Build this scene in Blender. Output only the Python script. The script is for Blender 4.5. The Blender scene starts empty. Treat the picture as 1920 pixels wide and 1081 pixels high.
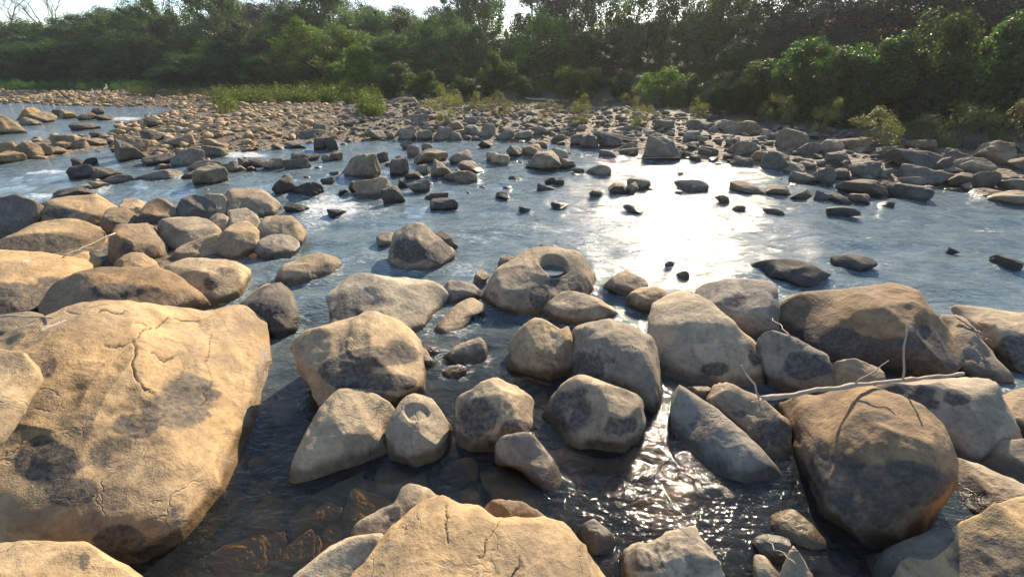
import bpy, math, random
import numpy as np
from mathutils import Vector, Matrix

# ------------------------------------------------------------------ camera, sky, sun, exposure
SC = bpy.context.scene
COL = SC.collection
EYE = np.array((0.0, 0.0, 2.6))          # a person standing on the near boulders
PITCH = math.radians(27.5)
FPX = 805.0                               # focal length in units of a 1920-wide frame
cam = bpy.data.cameras.new('camera')
cam.sensor_width = 36.0
cam.lens = FPX / 1920 * 36
cam.clip_start, cam.clip_end = 0.05, 3000
camo = bpy.data.objects.new('camera', cam)
camo.location = EYE
camo.rotation_euler = (math.pi / 2 - PITCH, 0, 0)
COL.objects.link(camo)
SC.camera = camo

SUN_EL, SUN_AZ = math.radians(29), math.radians(22.5)     # azimuth to the right of +Y
world = bpy.data.worlds.new('World')
SC.world = world
world.use_nodes = True
wn = world.node_tree
wn.nodes.clear()
sky = wn.nodes.new('ShaderNodeTexSky')
sky.sky_type = 'NISHITA'
sky.sun_disc = False
sky.sun_elevation = SUN_EL
sky.sun_rotation = SUN_AZ
sky.air_density, sky.dust_density, sky.ozone_density = 1.0, 0.5, 2.0
bg = wn.nodes.new('ShaderNodeBackground')
bg.inputs['Strength'].default_value = 0.105
wo = wn.nodes.new('ShaderNodeOutputWorld')
wn.links.new(sky.outputs[0], bg.inputs[0])
wn.links.new(bg.outputs[0], wo.inputs[0])

sl = bpy.data.lights.new('sun', 'SUN')
sl.energy = 5.0
sl.angle = math.radians(0.55)
sl.color = (1.0, 0.84, 0.62)
so = bpy.data.objects.new('sun', sl)
SUNDIR = Vector((math.cos(SUN_EL) * math.sin(SUN_AZ), math.cos(SUN_EL) * math.cos(SUN_AZ), math.sin(SUN_EL)))
so.rotation_euler = SUNDIR.to_track_quat('Z', 'Y').to_euler()
so.location = (20, 60, 40)
COL.objects.link(so)

SC.view_settings.view_transform = 'Standard'
SC.view_settings.look = 'None'
SC.view_settings.exposure = 1.18
SC.view_settings.gamma = 1.0
SC.view_settings.use_curve_mapping = False
SC.cycles.use_denoising = True
SC.cycles.max_bounces = 5
SC.cycles.diffuse_bounces = 2
SC.cycles.glossy_bounces = 2
SC.cycles.transmission_bounces = 4
SC.cycles.transparent_max_bounces = 10
SC.cycles.volume_bounces = 0
SC.cycles.caustics_reflective = False
SC.cycles.caustics_refractive = False
SC.cycles.sample_clamp_indirect = 6

rnd = random.Random(11)
RS = np.random.RandomState(5)

# ------------------------------------------------------------------ numeric helpers
RIGHT = np.array((1.0, 0, 0))
FWD = np.array((0, math.cos(PITCH), -math.sin(PITCH)))
UPV = np.array((0, math.sin(PITCH), math.cos(PITCH)))

def ray(u, v):
    """direction of sight towards a measured point of the photograph (1920 x 1081 units)"""
    u = np.asarray(u, float); v = np.asarray(v, float)
    return FWD + ((u - 960) / FPX)[..., None] * RIGHT + ((540.5 - v) / FPX)[..., None] * UPV

def ground_at(u, v, z=0.0):
    d = ray(u, v)
    s = (z - EYE[2]) / d[..., 2]
    return EYE + s[..., None] * d

def _hash(ix, iy, iz, seed):
    h = (ix * 374761393 + iy * 668265263 + iz * 2147483647 + seed * 974711) & 0xFFFFFFFF
    h = ((h ^ (h >> 13)) * 1274126177) & 0xFFFFFFFF
    h = ((h ^ (h >> 16)) * 2246822519) & 0xFFFFFFFF
    h = h ^ (h >> 15)
    return (h & 0xFFFFFF) / float(0xFFFFFF) * 2 - 1

def vnoise(p, seed=0):
    p = np.asarray(p, float)
    i = np.floor(p).astype(np.int64); f = p - i
    w = f * f * f * (f * (f * 6 - 15) + 10)
    r = 0
    for dx in (0, 1):
        wx = w[:, 0] if dx else 1 - w[:, 0]
        for dy in (0, 1):
            wy = w[:, 1] if dy else 1 - w[:, 1]
            for dz in (0, 1):
                wz = w[:, 2] if dz else 1 - w[:, 2]
                r = r + wx * wy * wz * _hash(i[:, 0] + dx, i[:, 1] + dy, i[:, 2] + dz, seed)
    return r

def fbm(p, octv=4, seed=0, gain=0.5):
    a, s, r = 1.0, 1.0, 0
    for k in range(octv):
        r = r + a * vnoise(p * s + 17.3 * k, seed + k)
        a *= gain; s *= 2.03
    return r

def smooth01(x):
    x = np.clip(x, 0, 1)
    return x * x * (3 - 2 * x)

def mk_mesh(name, verts, polys, mat, smooth=True, attrs=None):
    """verts (n,3); polys: list of integer arrays (m,3) or (m,4)"""
    me = bpy.data.meshes.new(name)
    verts = np.asarray(verts, np.float32)
    me.vertices.add(len(verts))
    me.vertices.foreach_set('co', verts.ravel())
    loops = np.concatenate([np.asarray(p).ravel() for p in polys]).astype(np.int32)
    totals = np.concatenate([np.full(len(p), np.asarray(p).shape[1]) for p in polys]).astype(np.int32)
    starts = np.concatenate(([0], np.cumsum(totals)[:-1])).astype(np.int32)
    me.loops.add(len(loops))
    me.loops.foreach_set('vertex_index', loops)
    me.polygons.add(len(totals))
    me.polygons.foreach_set('loop_start', starts)
    me.polygons.foreach_set('use_smooth', np.full(len(totals), smooth))
    me.update(calc_edges=True)
    for k, val in (attrs or {}).items():
        at = me.attributes.new(k, 'FLOAT', 'POINT')
        at.data.foreach_set('value', np.asarray(val, np.float32))
    if mat is not None:
        me.materials.append(mat)
    return me

def link(name, me, parent=None, loc=None):
    o = bpy.data.objects.new(name, me)
    COL.objects.link(o)
    if parent is not None:
        o.parent = parent
    if loc is not None:
        o.location = loc
    return o

def tag(o, label=None, cat=None, group=None, kind=None):
    if label: o['label'] = label
    if cat: o['category'] = cat
    if group: o['group'] = group
    if kind: o['kind'] = kind
    return o

def tube(points, radii, sides=7):
    """tapered round tube through points -> verts, quads"""
    pts = [Vector(p) for p in points]
    V, Q = [], []
    ref = Vector((0.31, 0.2, 0.93))
    for i, p in enumerate(pts):
        t = (pts[min(i + 1, len(pts) - 1)] - pts[max(i - 1, 0)]).normalized()
        a = t.cross(ref)
        if a.length < 1e-3: a = t.cross(Vector((1, 0, 0)))
        a.normalize(); b = t.cross(a)
        for k in range(sides):
            an = 2 * math.pi * k / sides
            V.append(p + (a * math.cos(an) + b * math.sin(an)) * radii[i])
    for i in range(len(pts) - 1):
        for k in range(sides):
            k2 = (k + 1) % sides
            Q.append((i * sides + k, i * sides + k2, (i + 1) * sides + k2, (i + 1) * sides + k))
    n = len(V)
    V.append(pts[0]); V.append(pts[-1])
    T = []
    for k in range(sides):
        k2 = (k + 1) % sides
        T.append((n, k2, k)); T.append((n + 1, (len(pts) - 1) * sides + k, (len(pts) - 1) * sides + k2))
    return np.array([tuple(v) for v in V]), np.array(Q), np.array(T)

class Acc:
    """collects several shapes into one part"""
    def __init__(self): self.v, self.q, self.t, self.n = [], [], [], 0
    def add(self, v, q=None, t=None):
        self.v.append(np.asarray(v, float))
        if q is not None and len(q): self.q.append(np.asarray(q) + self.n)
        if t is not None and len(t): self.t.append(np.asarray(t) + self.n)
        self.n += len(v)
    def mesh(self, name, mat, smooth=True, attrs=None):
        polys = []
        if self.q: polys.append(np.concatenate(self.q))
        if self.t: polys.append(np.concatenate(self.t))
        return mk_mesh(name, np.concatenate(self.v), polys, mat, smooth, attrs)

# ------------------------------------------------------------------ materials
class NT:
    def __init__(self, name):
        self.m = bpy.data.materials.new(name); self.m.use_nodes = True
        self.t = self.m.node_tree; self.t.nodes.clear()
        self.out = self.n('ShaderNodeOutputMaterial')
    def n(self, typ, **kw):
        nd = self.t.nodes.new(typ)
        for k, v in kw.items(): setattr(nd, k, v)
        return nd
    def l(self, a, b): self.t.links.new(a, b)
    def set(self, sock, x):
        if hasattr(x, 'is_output') or isinstance(x, bpy.types.NodeSocket): self.l(x, sock)
        else: sock.default_value = x
    def noise(self, vec, scale, detail=4, rough=0.55, dist=0.0):
        nd = self.n('ShaderNodeTexNoise'); self.l(vec, nd.inputs['Vector'])
        nd.inputs['Scale'].default_value = scale; nd.inputs['Detail'].default_value = detail
        nd.inputs['Roughness'].default_value = rough; nd.inputs['Distortion'].default_value = dist
        return nd.outputs['Fac']
    def math(self, op, a, b=None, clamp=False):
        nd = self.n('ShaderNodeMath', operation=op); nd.use_clamp = clamp
        self.set(nd.inputs[0], a)
        if b is not None: self.set(nd.inputs[1], b)
        return nd.outputs[0]
    def ramp(self, x, a, b, lo=0.0, hi=1.0):
        nd = self.n('ShaderNodeMapRange', interpolation_type='SMOOTHSTEP')
        self.set(nd.inputs[0], x)
        for i, q in ((1, a), (2, b), (3, lo), (4, hi)): self.set(nd.inputs[i], q)
        return nd.outputs[0]
    def mix(self, fac, a, b, mode='MIX'):
        nd = self.n('ShaderNodeMix', data_type='RGBA', blend_type=mode)
        self.set(nd.inputs[0], fac); self.set(nd.inputs[6], a); self.set(nd.inputs[7], b)
        return nd.outputs[2]
    def attr(self, name):
        return self.n('ShaderNodeAttribute', attribute_name=name).outputs['Fac']
    def bump(self, h, strength, dist, normal=None):
        nd = self.n('ShaderNodeBump'); nd.inputs['Strength'].default_value = strength
        nd.inputs['Distance'].default_value = dist; self.l(h, nd.inputs['Height'])
        if normal is not None: self.l(normal, nd.inputs['Normal'])
        return nd.outputs['Normal']

def rgb(r, g, b): return (r, g, b, 1.0)

def rock_material():
    T = NT('river_rock')
    geo = T.n('ShaderNodeNewGeometry'); pos = geo.outputs['Position']
    oi = T.n('ShaderNodeObjectInfo')
    n1 = T.noise(pos, 1.1, 3, 0.6, 0.4)          # broad patches
    n2 = T.noise(pos, 4.3, 5, 0.62, 0.8)
    n3 = T.noise(pos, 26.0, 4, 0.68)
    n4 = T.noise(pos, 130.0, 2, 0.6)
    base = T.mix(1.0, oi.outputs['Color'], T.mix(oi.outputs['Random'], rgb(1.08, 1.0, 0.88), rgb(0.93, 0.98, 1.06)), 'MULTIPLY')
    c = T.mix(T.ramp(n1, 0.38, 0.64), base, T.mix(0.42, base, rgb(0.20, 0.185, 0.16)))
    c = T.mix(T.ramp(n2, 0.36, 0.66), T.mix(1.0, c, rgb(0.80, 0.77, 0.73), 'MULTIPLY'), T.mix(1.0, c, rgb(1.20, 1.15, 1.06), 'MULTIPLY'))
    c = T.mix(T.ramp(n3, 0.28, 0.55, 0.45, 0.0), c, T.mix(1.0, c, rgb(0.42, 0.38, 0.34), 'MULTIPLY'))
    c = T.mix(T.ramp(n4, 0.30, 0.72, 0.0, 0.30), T.mix(1.0, c, rgb(0.86, 0.85, 0.84), 'MULTIPLY'), T.mix(1.0, c, rgb(1.25, 1.22, 1.18), 'MULTIPLY'))
    # dark river varnish: own patches plus marks on single boulders, some painted shade
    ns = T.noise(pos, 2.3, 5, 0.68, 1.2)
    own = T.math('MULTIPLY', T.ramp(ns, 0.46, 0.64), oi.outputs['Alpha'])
    st = T.attr('stain_shade')
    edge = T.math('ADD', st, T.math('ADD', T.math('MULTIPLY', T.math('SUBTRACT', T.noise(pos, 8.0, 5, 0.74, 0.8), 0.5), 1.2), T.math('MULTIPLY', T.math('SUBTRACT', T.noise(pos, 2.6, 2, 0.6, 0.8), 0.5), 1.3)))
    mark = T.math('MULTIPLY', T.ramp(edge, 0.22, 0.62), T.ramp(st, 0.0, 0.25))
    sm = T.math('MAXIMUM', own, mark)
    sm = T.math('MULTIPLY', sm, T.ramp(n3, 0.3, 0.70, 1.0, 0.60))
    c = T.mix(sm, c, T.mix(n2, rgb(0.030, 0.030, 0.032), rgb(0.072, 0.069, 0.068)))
    # cracks marked on the largest boulders
    ck = T.ramp(T.attr('crack'), 0.25, 0.75)
    c = T.mix(T.math('MULTIPLY', ck, 0.8), c, rgb(0.035, 0.026, 0.019))
    # white droppings / lime streaks
    c = T.mix(T.ramp(T.attr('lime'), 0.4, 0.9, 0.0, 0.45), c, rgb(0.60, 0.58, 0.54))
    # splash zone: wet, darker, glossy
    sep = T.n('ShaderNodeSeparateXYZ'); T.l(pos, sep.inputs[0])
    zz = T.math('ADD', sep.outputs[2], T.math('MULTIPLY', T.math('SUBTRACT', T.noise(pos, 5.0, 2, 0.6), 0.5), 0.14))
    dry = T.ramp(zz, 0.045, 0.115)
    c = T.mix(dry, T.mix(1.0, c, rgb(0.34, 0.32, 0.29), 'MULTIPLY'), c)
    p = T.n('ShaderNodeBsdfPrincipled')
    T.l(c, p.inputs['Base Color'])
    T.l(T.math('ADD', T.math('MULTIPLY', dry, 0.50), T.math('ADD', 0.30, T.math('MULTIPLY', n3, 0.15))), p.inputs['Roughness'])
    p.inputs['Specular IOR Level'].default_value = 0.32
    hgt = T.math('ADD', T.math('MULTIPLY', n2, 0.022), T.math('ADD', T.math('MULTIPLY', n3, 0.015), T.math('MULTIPLY', n4, 0.0032)))
    vor = T.n('ShaderNodeTexVoronoi', feature='DISTANCE_TO_EDGE'); vor.inputs['Scale'].default_value = 2.3
    wv = T.n('ShaderNodeMix', data_type='RGBA', blend_type='ADD'); wv.inputs[0].default_value = 0.55
    nv = T.n('ShaderNodeTexNoise'); nv.inputs['Scale'].default_value = 3.2; nv.inputs['Detail'].default_value = 4
    T.l(pos, nv.inputs['Vector']); T.l(pos, wv.inputs[6]); T.l(nv.outputs['Color'], wv.inputs[7]); T.l(wv.outputs[2], vor.inputs['Vector'])
    fis = T.math('MULTIPLY', T.ramp(vor.outputs['Distance'], 0.0, 0.020, -1.0, 0.0), T.ramp(n1, 0.48, 0.62))
    hgt = T.math('ADD', hgt, T.math('MULTIPLY', fis, 0.012))
    T.l(T.bump(hgt, 0.66, 1.0), p.inputs['Normal'])
    T.l(p.outputs[0], T.out.inputs[0])
    return T.m

def bed_material():
    T = NT('river_bed')
    geo = T.n('ShaderNodeNewGeometry'); pos = geo.outputs['Position']
    n1 = T.noise(pos, 0.8, 4, 0.6); n2 = T.noise(pos, 9.0, 6, 0.65); 
    vor = T.n('ShaderNodeTexVoronoi'); vor.inputs['Scale'].default_value = 7.0; T.l(pos, vor.inputs['Vector'])
    c = T.mix(T.ramp(n1, 0.3, 0.7), rgb(0.34, 0.235, 0.12), rgb(0.24, 0.185, 0.12))
    c = T.mix(T.ramp(n2, 0.25, 0.7, 0.6, 0.0), c, rgb(0.05, 0.042, 0.032))
    c = T.mix(0.35, c, vor.outputs['Color'], 'MULTIPLY')
    sp = T.n('ShaderNodeSeparateXYZ'); T.l(pos, sp.inputs[0])
    c = T.mix(T.ramp(sp.outputs[2], 0.0, 0.12), c, T.mix(1.0, c, rgb(0.55, 0.58, 0.66), 'MULTIPLY'))
    grass = T.ramp(T.math('ADD', T.attr('soil'), T.math('MULTIPLY', T.math('SUBTRACT', n2, 0.5), 0.5)), 0.35, 0.65)
    c = T.mix(grass, c, T.mix(n2, rgb(0.045, 0.055, 0.018), rgb(0.10, 0.08, 0.04)))
    p = T.n('ShaderNodeBsdfPrincipled'); T.l(c, p.inputs['Base Color']); p.inputs['Roughness'].default_value = 0.85
    T.l(T.bump(T.math('ADD', T.math('MULTIPLY', vor.outputs['Distance'], -0.06), T.math('MULTIPLY', n2, 0.03)), 0.9, 1.0), p.inputs['Normal'])
    T.l(p.outputs[0], T.out.inputs[0])
    return T.m

def water_material(still=False):
    T = NT('still_water' if still else 'river_water')
    geo = T.n('ShaderNodeNewGeometry'); pos = geo.outputs['Position']
    mp = T.n('ShaderNodeMapping'); T.l(pos, mp.inputs[0])
    mp.inputs['Rotation'].default_value = (0, 0, math.radians(24)); mp.inputs['Scale'].default_value = (0.62, 1.25, 1.0)
    mv = mp.outputs[0]
    w1 = T.noise(mv, 3.2, 4, 0.6, 0.9); w2 = T.noise(mv, 11.0, 4, 0.6, 0.7); w3 = T.noise(mv, 38.0, 2, 0.5, 0.3)
    fo = T.attr('foam'); ch = T.attr('chop')
    hgt = T.math('ADD', T.math('MULTIPLY', w1, 0.068), T.math('ADD', T.math('MULTIPLY', w2, 0.040), T.math('MULTIPLY', w3, 0.0095)))
    hgt = T.math('MULTIPLY', hgt, ch)
    nrm = T.bump(hgt, 0.03 if still else 0.52, 1.0)
    fr = T.n('ShaderNodeFresnel'); fr.inputs['IOR'].default_value = 1.333; T.l(nrm, fr.inputs['Normal'])
    gl = T.n('ShaderNodeBsdfGlossy'); gl.inputs['Roughness'].default_value = 0.02 if still else 0.045; T.l(nrm, gl.inputs['Normal'])
    gl.inputs['Color'].default_value = rgb(0.98, 0.98, 0.98)
    tr = T.n('ShaderNodeBsdfTransparent')
    T.l(T.mix(ch, rgb(0.80, 0.69, 0.50), rgb(0.72, 0.66, 0.52)), tr.inputs['Color'])
    mud = T.n('ShaderNodeBsdfDiffuse')
    T.l(T.mix(T.ramp(w1, 0.3, 0.7), rgb(0.085, 0.122, 0.138), rgb(0.165, 0.212, 0.222)), mud.inputs['Color']); T.l(nrm, mud.inputs['Normal'])
    body = T.n('ShaderNodeMixShader'); T.l(T.attr('murk'), body.inputs[0]); T.l(tr.outputs[0], body.inputs[1]); T.l(mud.outputs[0], body.inputs[2])
    wat = T.n('ShaderNodeMixShader'); T.l(fr.outputs[0], wat.inputs[0]); T.l(body.outputs[0], wat.inputs[1]); T.l(gl.outputs[0], wat.inputs[2])
    foam = T.n('ShaderNodeBsdfPrincipled'); foam.inputs['Base Color'].default_value = rgb(0.72, 0.74, 0.74); foam.inputs['Roughness'].default_value = 0.55
    fn = T.noise(mv, 7.0, 6, 0.72, 1.6); fn2 = T.noise(mv, 30.0, 4, 0.7, 0.8)
    fx = T.math('ADD', fo, T.math('ADD', T.math('MULTIPLY', T.math('SUBTRACT', fn, 0.5), 1.5), T.math('MULTIPLY', T.math('SUBTRACT', fn2, 0.5), 0.9)))
    fm = T.ramp(fx, 0.45, 0.95, 0.0, 0.85)
    fm = T.math('MULTIPLY', fm, T.ramp(fo, 0.02, 0.2))
    T.l(T.bump(T.math('ADD', hgt, T.math('MULTIPLY', fn2, 0.03)), 1.0, 1.0), foam.inputs['Normal'])
    fin = T.n('ShaderNodeMixShader'); T.l(fm, fin.inputs[0]); T.l(wat.outputs[0], fin.inputs[1]); T.l(foam.outputs[0], fin.inputs[2])
    T.l(fin.outputs[0], T.out.inputs[0])
    return T.m

def leaf_material(name, dark, light, trans, tw=0.45):
    T = NT(name)
    geo = T.n('ShaderNodeNewGeometry'); oi = T.n('ShaderNodeObjectInfo')
    r = geo.outputs['Random Per Island']
    nz = T.noise(geo.outputs['Position'], 0.7, 3, 0.6)
    c = T.mix(T.math('ADD', T.math('MULTIPLY', r, 0.6), T.math('MULTIPLY', nz, 0.5), True), dark, light)
    hs = T.n('ShaderNodeHueSaturation'); T.l(c, hs.inputs['Color'])
    T.l(T.ramp(oi.outputs['Random'], 0, 1, 0.485, 0.515), hs.inputs['Hue']); T.l(T.ramp(oi.outputs['Random'], 0, 1, 0.75, 1.2), hs.inputs['Value'])
    d = T.n('ShaderNodeBsdfPrincipled'); T.l(hs.outputs[0], d.inputs['Base Color']); d.inputs['Roughness'].default_value = 0.5
    d.inputs['Specular IOR Level'].default_value = 0.25
    t = T.n('ShaderNodeBsdfTranslucent'); T.l(T.mix(1.0, hs.outputs[0], trans, 'MULTIPLY'), t.inputs['Color'])
    m = T.n('ShaderNodeMixShader'); m.inputs[0].default_value = tw
    T.l(d.outputs[0], m.inputs[1]); T.l(t.outputs[0], m.inputs[2]); T.l(m.outputs[0], T.out.inputs[0])
    return T.m

def wood_material(name, a, b, scale=14.0):
    T = NT(name)
    tc = T.n('ShaderNodeNewGeometry').outputs['Position']
    n = T.noise(tc, scale, 5, 0.65, 0.5); n2 = T.noise(tc, scale * 6, 3, 0.6)
    p = T.n('ShaderNodeBsdfPrincipled'); T.l(T.mix(n, a, b), p.inputs['Base Color']); p.inputs['Roughness'].default_value = 0.75
    T.l(T.bump(T.math('ADD', n, n2), 0.4, 0.01), p.inputs['Normal']); T.l(p.outputs[0], T.out.inputs[0])
    return T.m

def plain_material(name, col, rough=0.6):
    T = NT(name); p = T.n('ShaderNodeBsdfPrincipled')
    n = T.noise(T.n('ShaderNodeNewGeometry').outputs['Position'], 30.0, 3)
    T.l(T.mix(n, col, tuple(0.7 * x for x in col[:3]) + (1,)), p.inputs['Base Color']); p.inputs['Roughness'].default_value = rough
    T.l(p.outputs[0], T.out.inputs[0]); return T.m

ROCK = rock_material()

BED = bed_material()
SILTROCK = plain_material('silt_covered_rock', rgb(0.50, 0.29, 0.10), 0.9)
WATER = water_material()
POOLW = water_material(True)
LEAF = {
 'dense': leaf_material('leaf_dark', rgb(0.024, 0.048, 0.018), rgb(0.066, 0.108, 0.034), rgb(1.4, 1.7, 0.5), 0.45),
 'light': leaf_material('leaf_bright', rgb(0.044, 0.088, 0.016), rgb(0.115, 0.18, 0.030), rgb(1.6, 1.9, 0.45), 0.5),
 'dry': leaf_material('leaf_dry', rgb(0.036, 0.039, 0.025), rgb(0.082, 0.082, 0.052), rgb(1.3, 1.1, 0.8), 0.3),
 'yellow': leaf_material('leaf_yellow', rgb(0.085, 0.10, 0.032), rgb(0.19, 0.18, 0.07), rgb(1.4, 1.4, 0.6), 0.38),
 'grass': leaf_material('grass_blade', rgb(0.058, 0.095, 0.022), rgb(0.125, 0.165, 0.042), rgb(1.4, 1.4, 0.5), 0.4),
}
BARK = wood_material('bark', rgb(0.07, 0.055, 0.04), rgb(0.15, 0.125, 0.10))
PALEBARK = wood_material('pale_bark', rgb(0.20, 0.17, 0.15), rgb(0.34, 0.30, 0.27))
DRIFT = wood_material('drift_wood', rgb(0.26, 0.20, 0.14), rgb(0.46, 0.38, 0.29), 30.0)
REDDRIFT = wood_material('reddish_cane', rgb(0.25, 0.13, 0.10), rgb(0.42, 0.30, 0.26), 30.0)

# ------------------------------------------------------------------ terrain
def poly_world(px):
    a = np.array(px, float)
    return ground_at(a[:, 0], a[:, 1])[:, :2]

SHORE = [(2700, 520), (2300, 440), (1920, 374), (1760, 350), (1690, 345), (1560, 335), (1470, 318), (1370, 305), (1285, 292),
         (1190, 287), (1080, 272), (1000, 266), (900, 262), (790, 262), (700, 262), (640, 268), (560, 266), (515, 276),
         (430, 288), (340, 303), (255, 300), (228, 282), (214, 262), (215, 247), (260, 229), (300, 215), (345, 204), (300, 199),
         (220, 200), (120, 197), (0, 191), (-400, 191), (-900, 191)]
far_poly = np.vstack([poly_world(SHORE), [(-260, 60), (-260, 400), (260, 400), (260, -30), (30, -30)]])
isle_poly = poly_world([(-160, 312), (0, 306), (60, 300), (122, 287), (196, 276), (190, 264), (140, 254), (100, 256), (60, 269), (0, 273), (-160, 275)])
near_poly = np.vstack([poly_world([(-700, 400), (0, 392), (250, 388), (480, 392), (500, 470), (400, 505), (385, 575), (410, 640), (330, 850), (200, 940)]), [(-2.4, -1.5), (-12, -3)]])

def signed_dist(P, poly):
    """positive inside"""
    P = np.asarray(P, float)
    best = np.full(len(P), 1e9); inside = np.zeros(len(P), bool)
    n = len(poly)
    for i in range(n):
        a, b = poly[i], poly[(i + 1) % n]
        ab = b - a
        t = np.clip(((P - a) @ ab) / max(ab @ ab, 1e-9), 0, 1)
        d = P - (a + t[:, None] * ab)
        best = np.minimum(best, np.hypot(d[:, 0], d[:, 1]))
        if a[1] != b[1]:
            c = ((a[1] > P[:, 1]) != (b[1] > P[:, 1])) & (P[:, 0] < (b[0] - a[0]) * (P[:, 1] - a[1]) / (b[1] - a[1]) + a[0])
            inside ^= c
    return np.where(inside, best, -best)

def terrain(P):
    P = np.asarray(P, float)
    p3 = np.column_stack([P, np.zeros(len(P))])
    f = signed_dist(P, far_poly)
    rise = 0.28 * (1 - np.exp(-np.maximum(f, 0) / 1.6)) + 0.022 * np.maximum(f, 0)
    hill = 0.12 * np.maximum(f - 9, 0) * smooth01((P[:, 0] - 4) / 16)
    zf = np.where(f > 0, rise + np.minimum(hill, 7), np.maximum(f * 0.22, -0.55))
    i = signed_dist(P, isle_poly)
    zi = np.where(i > 0, 0.05 + 0.08 * np.minimum(i, 1), np.maximum(i * 0.35, -0.55))
    n = signed_dist(P, near_poly)
    zn = np.where(n > 0, 0.10 * np.minimum(n, 1), np.maximum(n * 0.30, -0.55))
    z = np.maximum(np.maximum(zf, zi), zn)
    near = smooth01((5.0 - np.hypot(P[:, 0], P[:, 1])) / 1.5)
    z = np.where((z < 0) & (near > 0), np.maximum(z, -0.55 + 0.30 * near), z)
    z = z + 0.05 * fbm(p3 * 0.9, 3, 3) + 0.03 * fbm(p3 * 3.1, 2, 7)
    return np.minimum(z, 9)

def land_at(u, v):
    """first point of the ground or water seen at (u, v)"""
    u = np.asarray(u, float); v = np.asarray(v, float)
    U, V = np.atleast_1d(u), np.atleast_1d(v)
    z = np.zeros(len(U))
    for _ in range(7):
        z = 0.5 * z + 0.5 * np.maximum(0.0, terrain(ground_at(U, V, z)[:, :2]))
    p = ground_at(U, V, z)
    return p if u.ndim else p[0]

def polar_grid(r0, r1, nr, na, a0, a1):
    rr = r0 * (r1 / r0) ** (np.arange(nr) / (nr - 1)); aa = np.linspace(a0, a1, na)
    R, A = np.meshgrid(rr, aa, indexing='ij')
    x = (R * np.sin(A)).ravel(); y = (R * np.cos(A)).ravel()
    i = np.arange(nr - 1)[:, None] * na + np.arange(na - 1)[None]
    i = i.ravel()
    return np.column_stack([x, y]), np.column_stack([i, i + 1, i + na + 1, i + na])

xy, q = polar_grid(0.25, 420, 230, 300, math.radians(-178), math.radians(178))
gz = terrain(xy)
fz = signed_dist(xy, far_poly)
soil = smooth01((fz - 8) / 6)
link('ground', mk_mesh('ground', np.column_stack([xy, gz]), [q], BED, True, {'soil': soil}))['kind'] = 'structure'

# ------------------------------------------------------------------ boulders
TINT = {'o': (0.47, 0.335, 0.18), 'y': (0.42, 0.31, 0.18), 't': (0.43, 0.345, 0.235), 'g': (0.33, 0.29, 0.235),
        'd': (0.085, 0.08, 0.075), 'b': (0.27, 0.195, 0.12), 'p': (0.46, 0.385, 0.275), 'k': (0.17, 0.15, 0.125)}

def resample(pts, na, cu, cv):
    """closed Catmull-Rom outline -> radius for na angles round (cu, cv)"""
    P = np.array(pts, float); n = len(P)
    out = []
    for i in range(n):
        p0, p1, p2, p3 = P[(i - 1) % n], P[i], P[(i + 1) % n], P[(i + 2) % n]
        for t in np.linspace(0, 1, 10, endpoint=False):
            cr = 0.5 * ((2 * p1) + (p2 - p0) * t + (2 * p0 - 5 * p1 + 4 * p2 - p3) * t * t + (3 * p1 - p0 - 3 * p2 + p3) * t ** 3)
            out.append(0.4 * cr + 0.6 * (p1 + (p2 - p1) * t))
    O = np.array(out) - (cu, cv)
    ang = np.arctan2(O[:, 1], O[:, 0]); rad = np.hypot(O[:, 0], O[:, 1])
    o = np.argsort(ang); ang, rad = ang[o], rad[o]
    th = np.linspace(-math.pi, math.pi, na, endpoint=False)
    r = np.interp(th, np.concatenate([ang - 2 * math.pi, ang, ang + 2 * math.pi]), np.tile(rad, 3))
    for _ in range(na // 100):
        r = 0.25 * np.roll(r, 1) + 0.5 * r + 0.25 * np.roll(r, -1)
    return th, r

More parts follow.
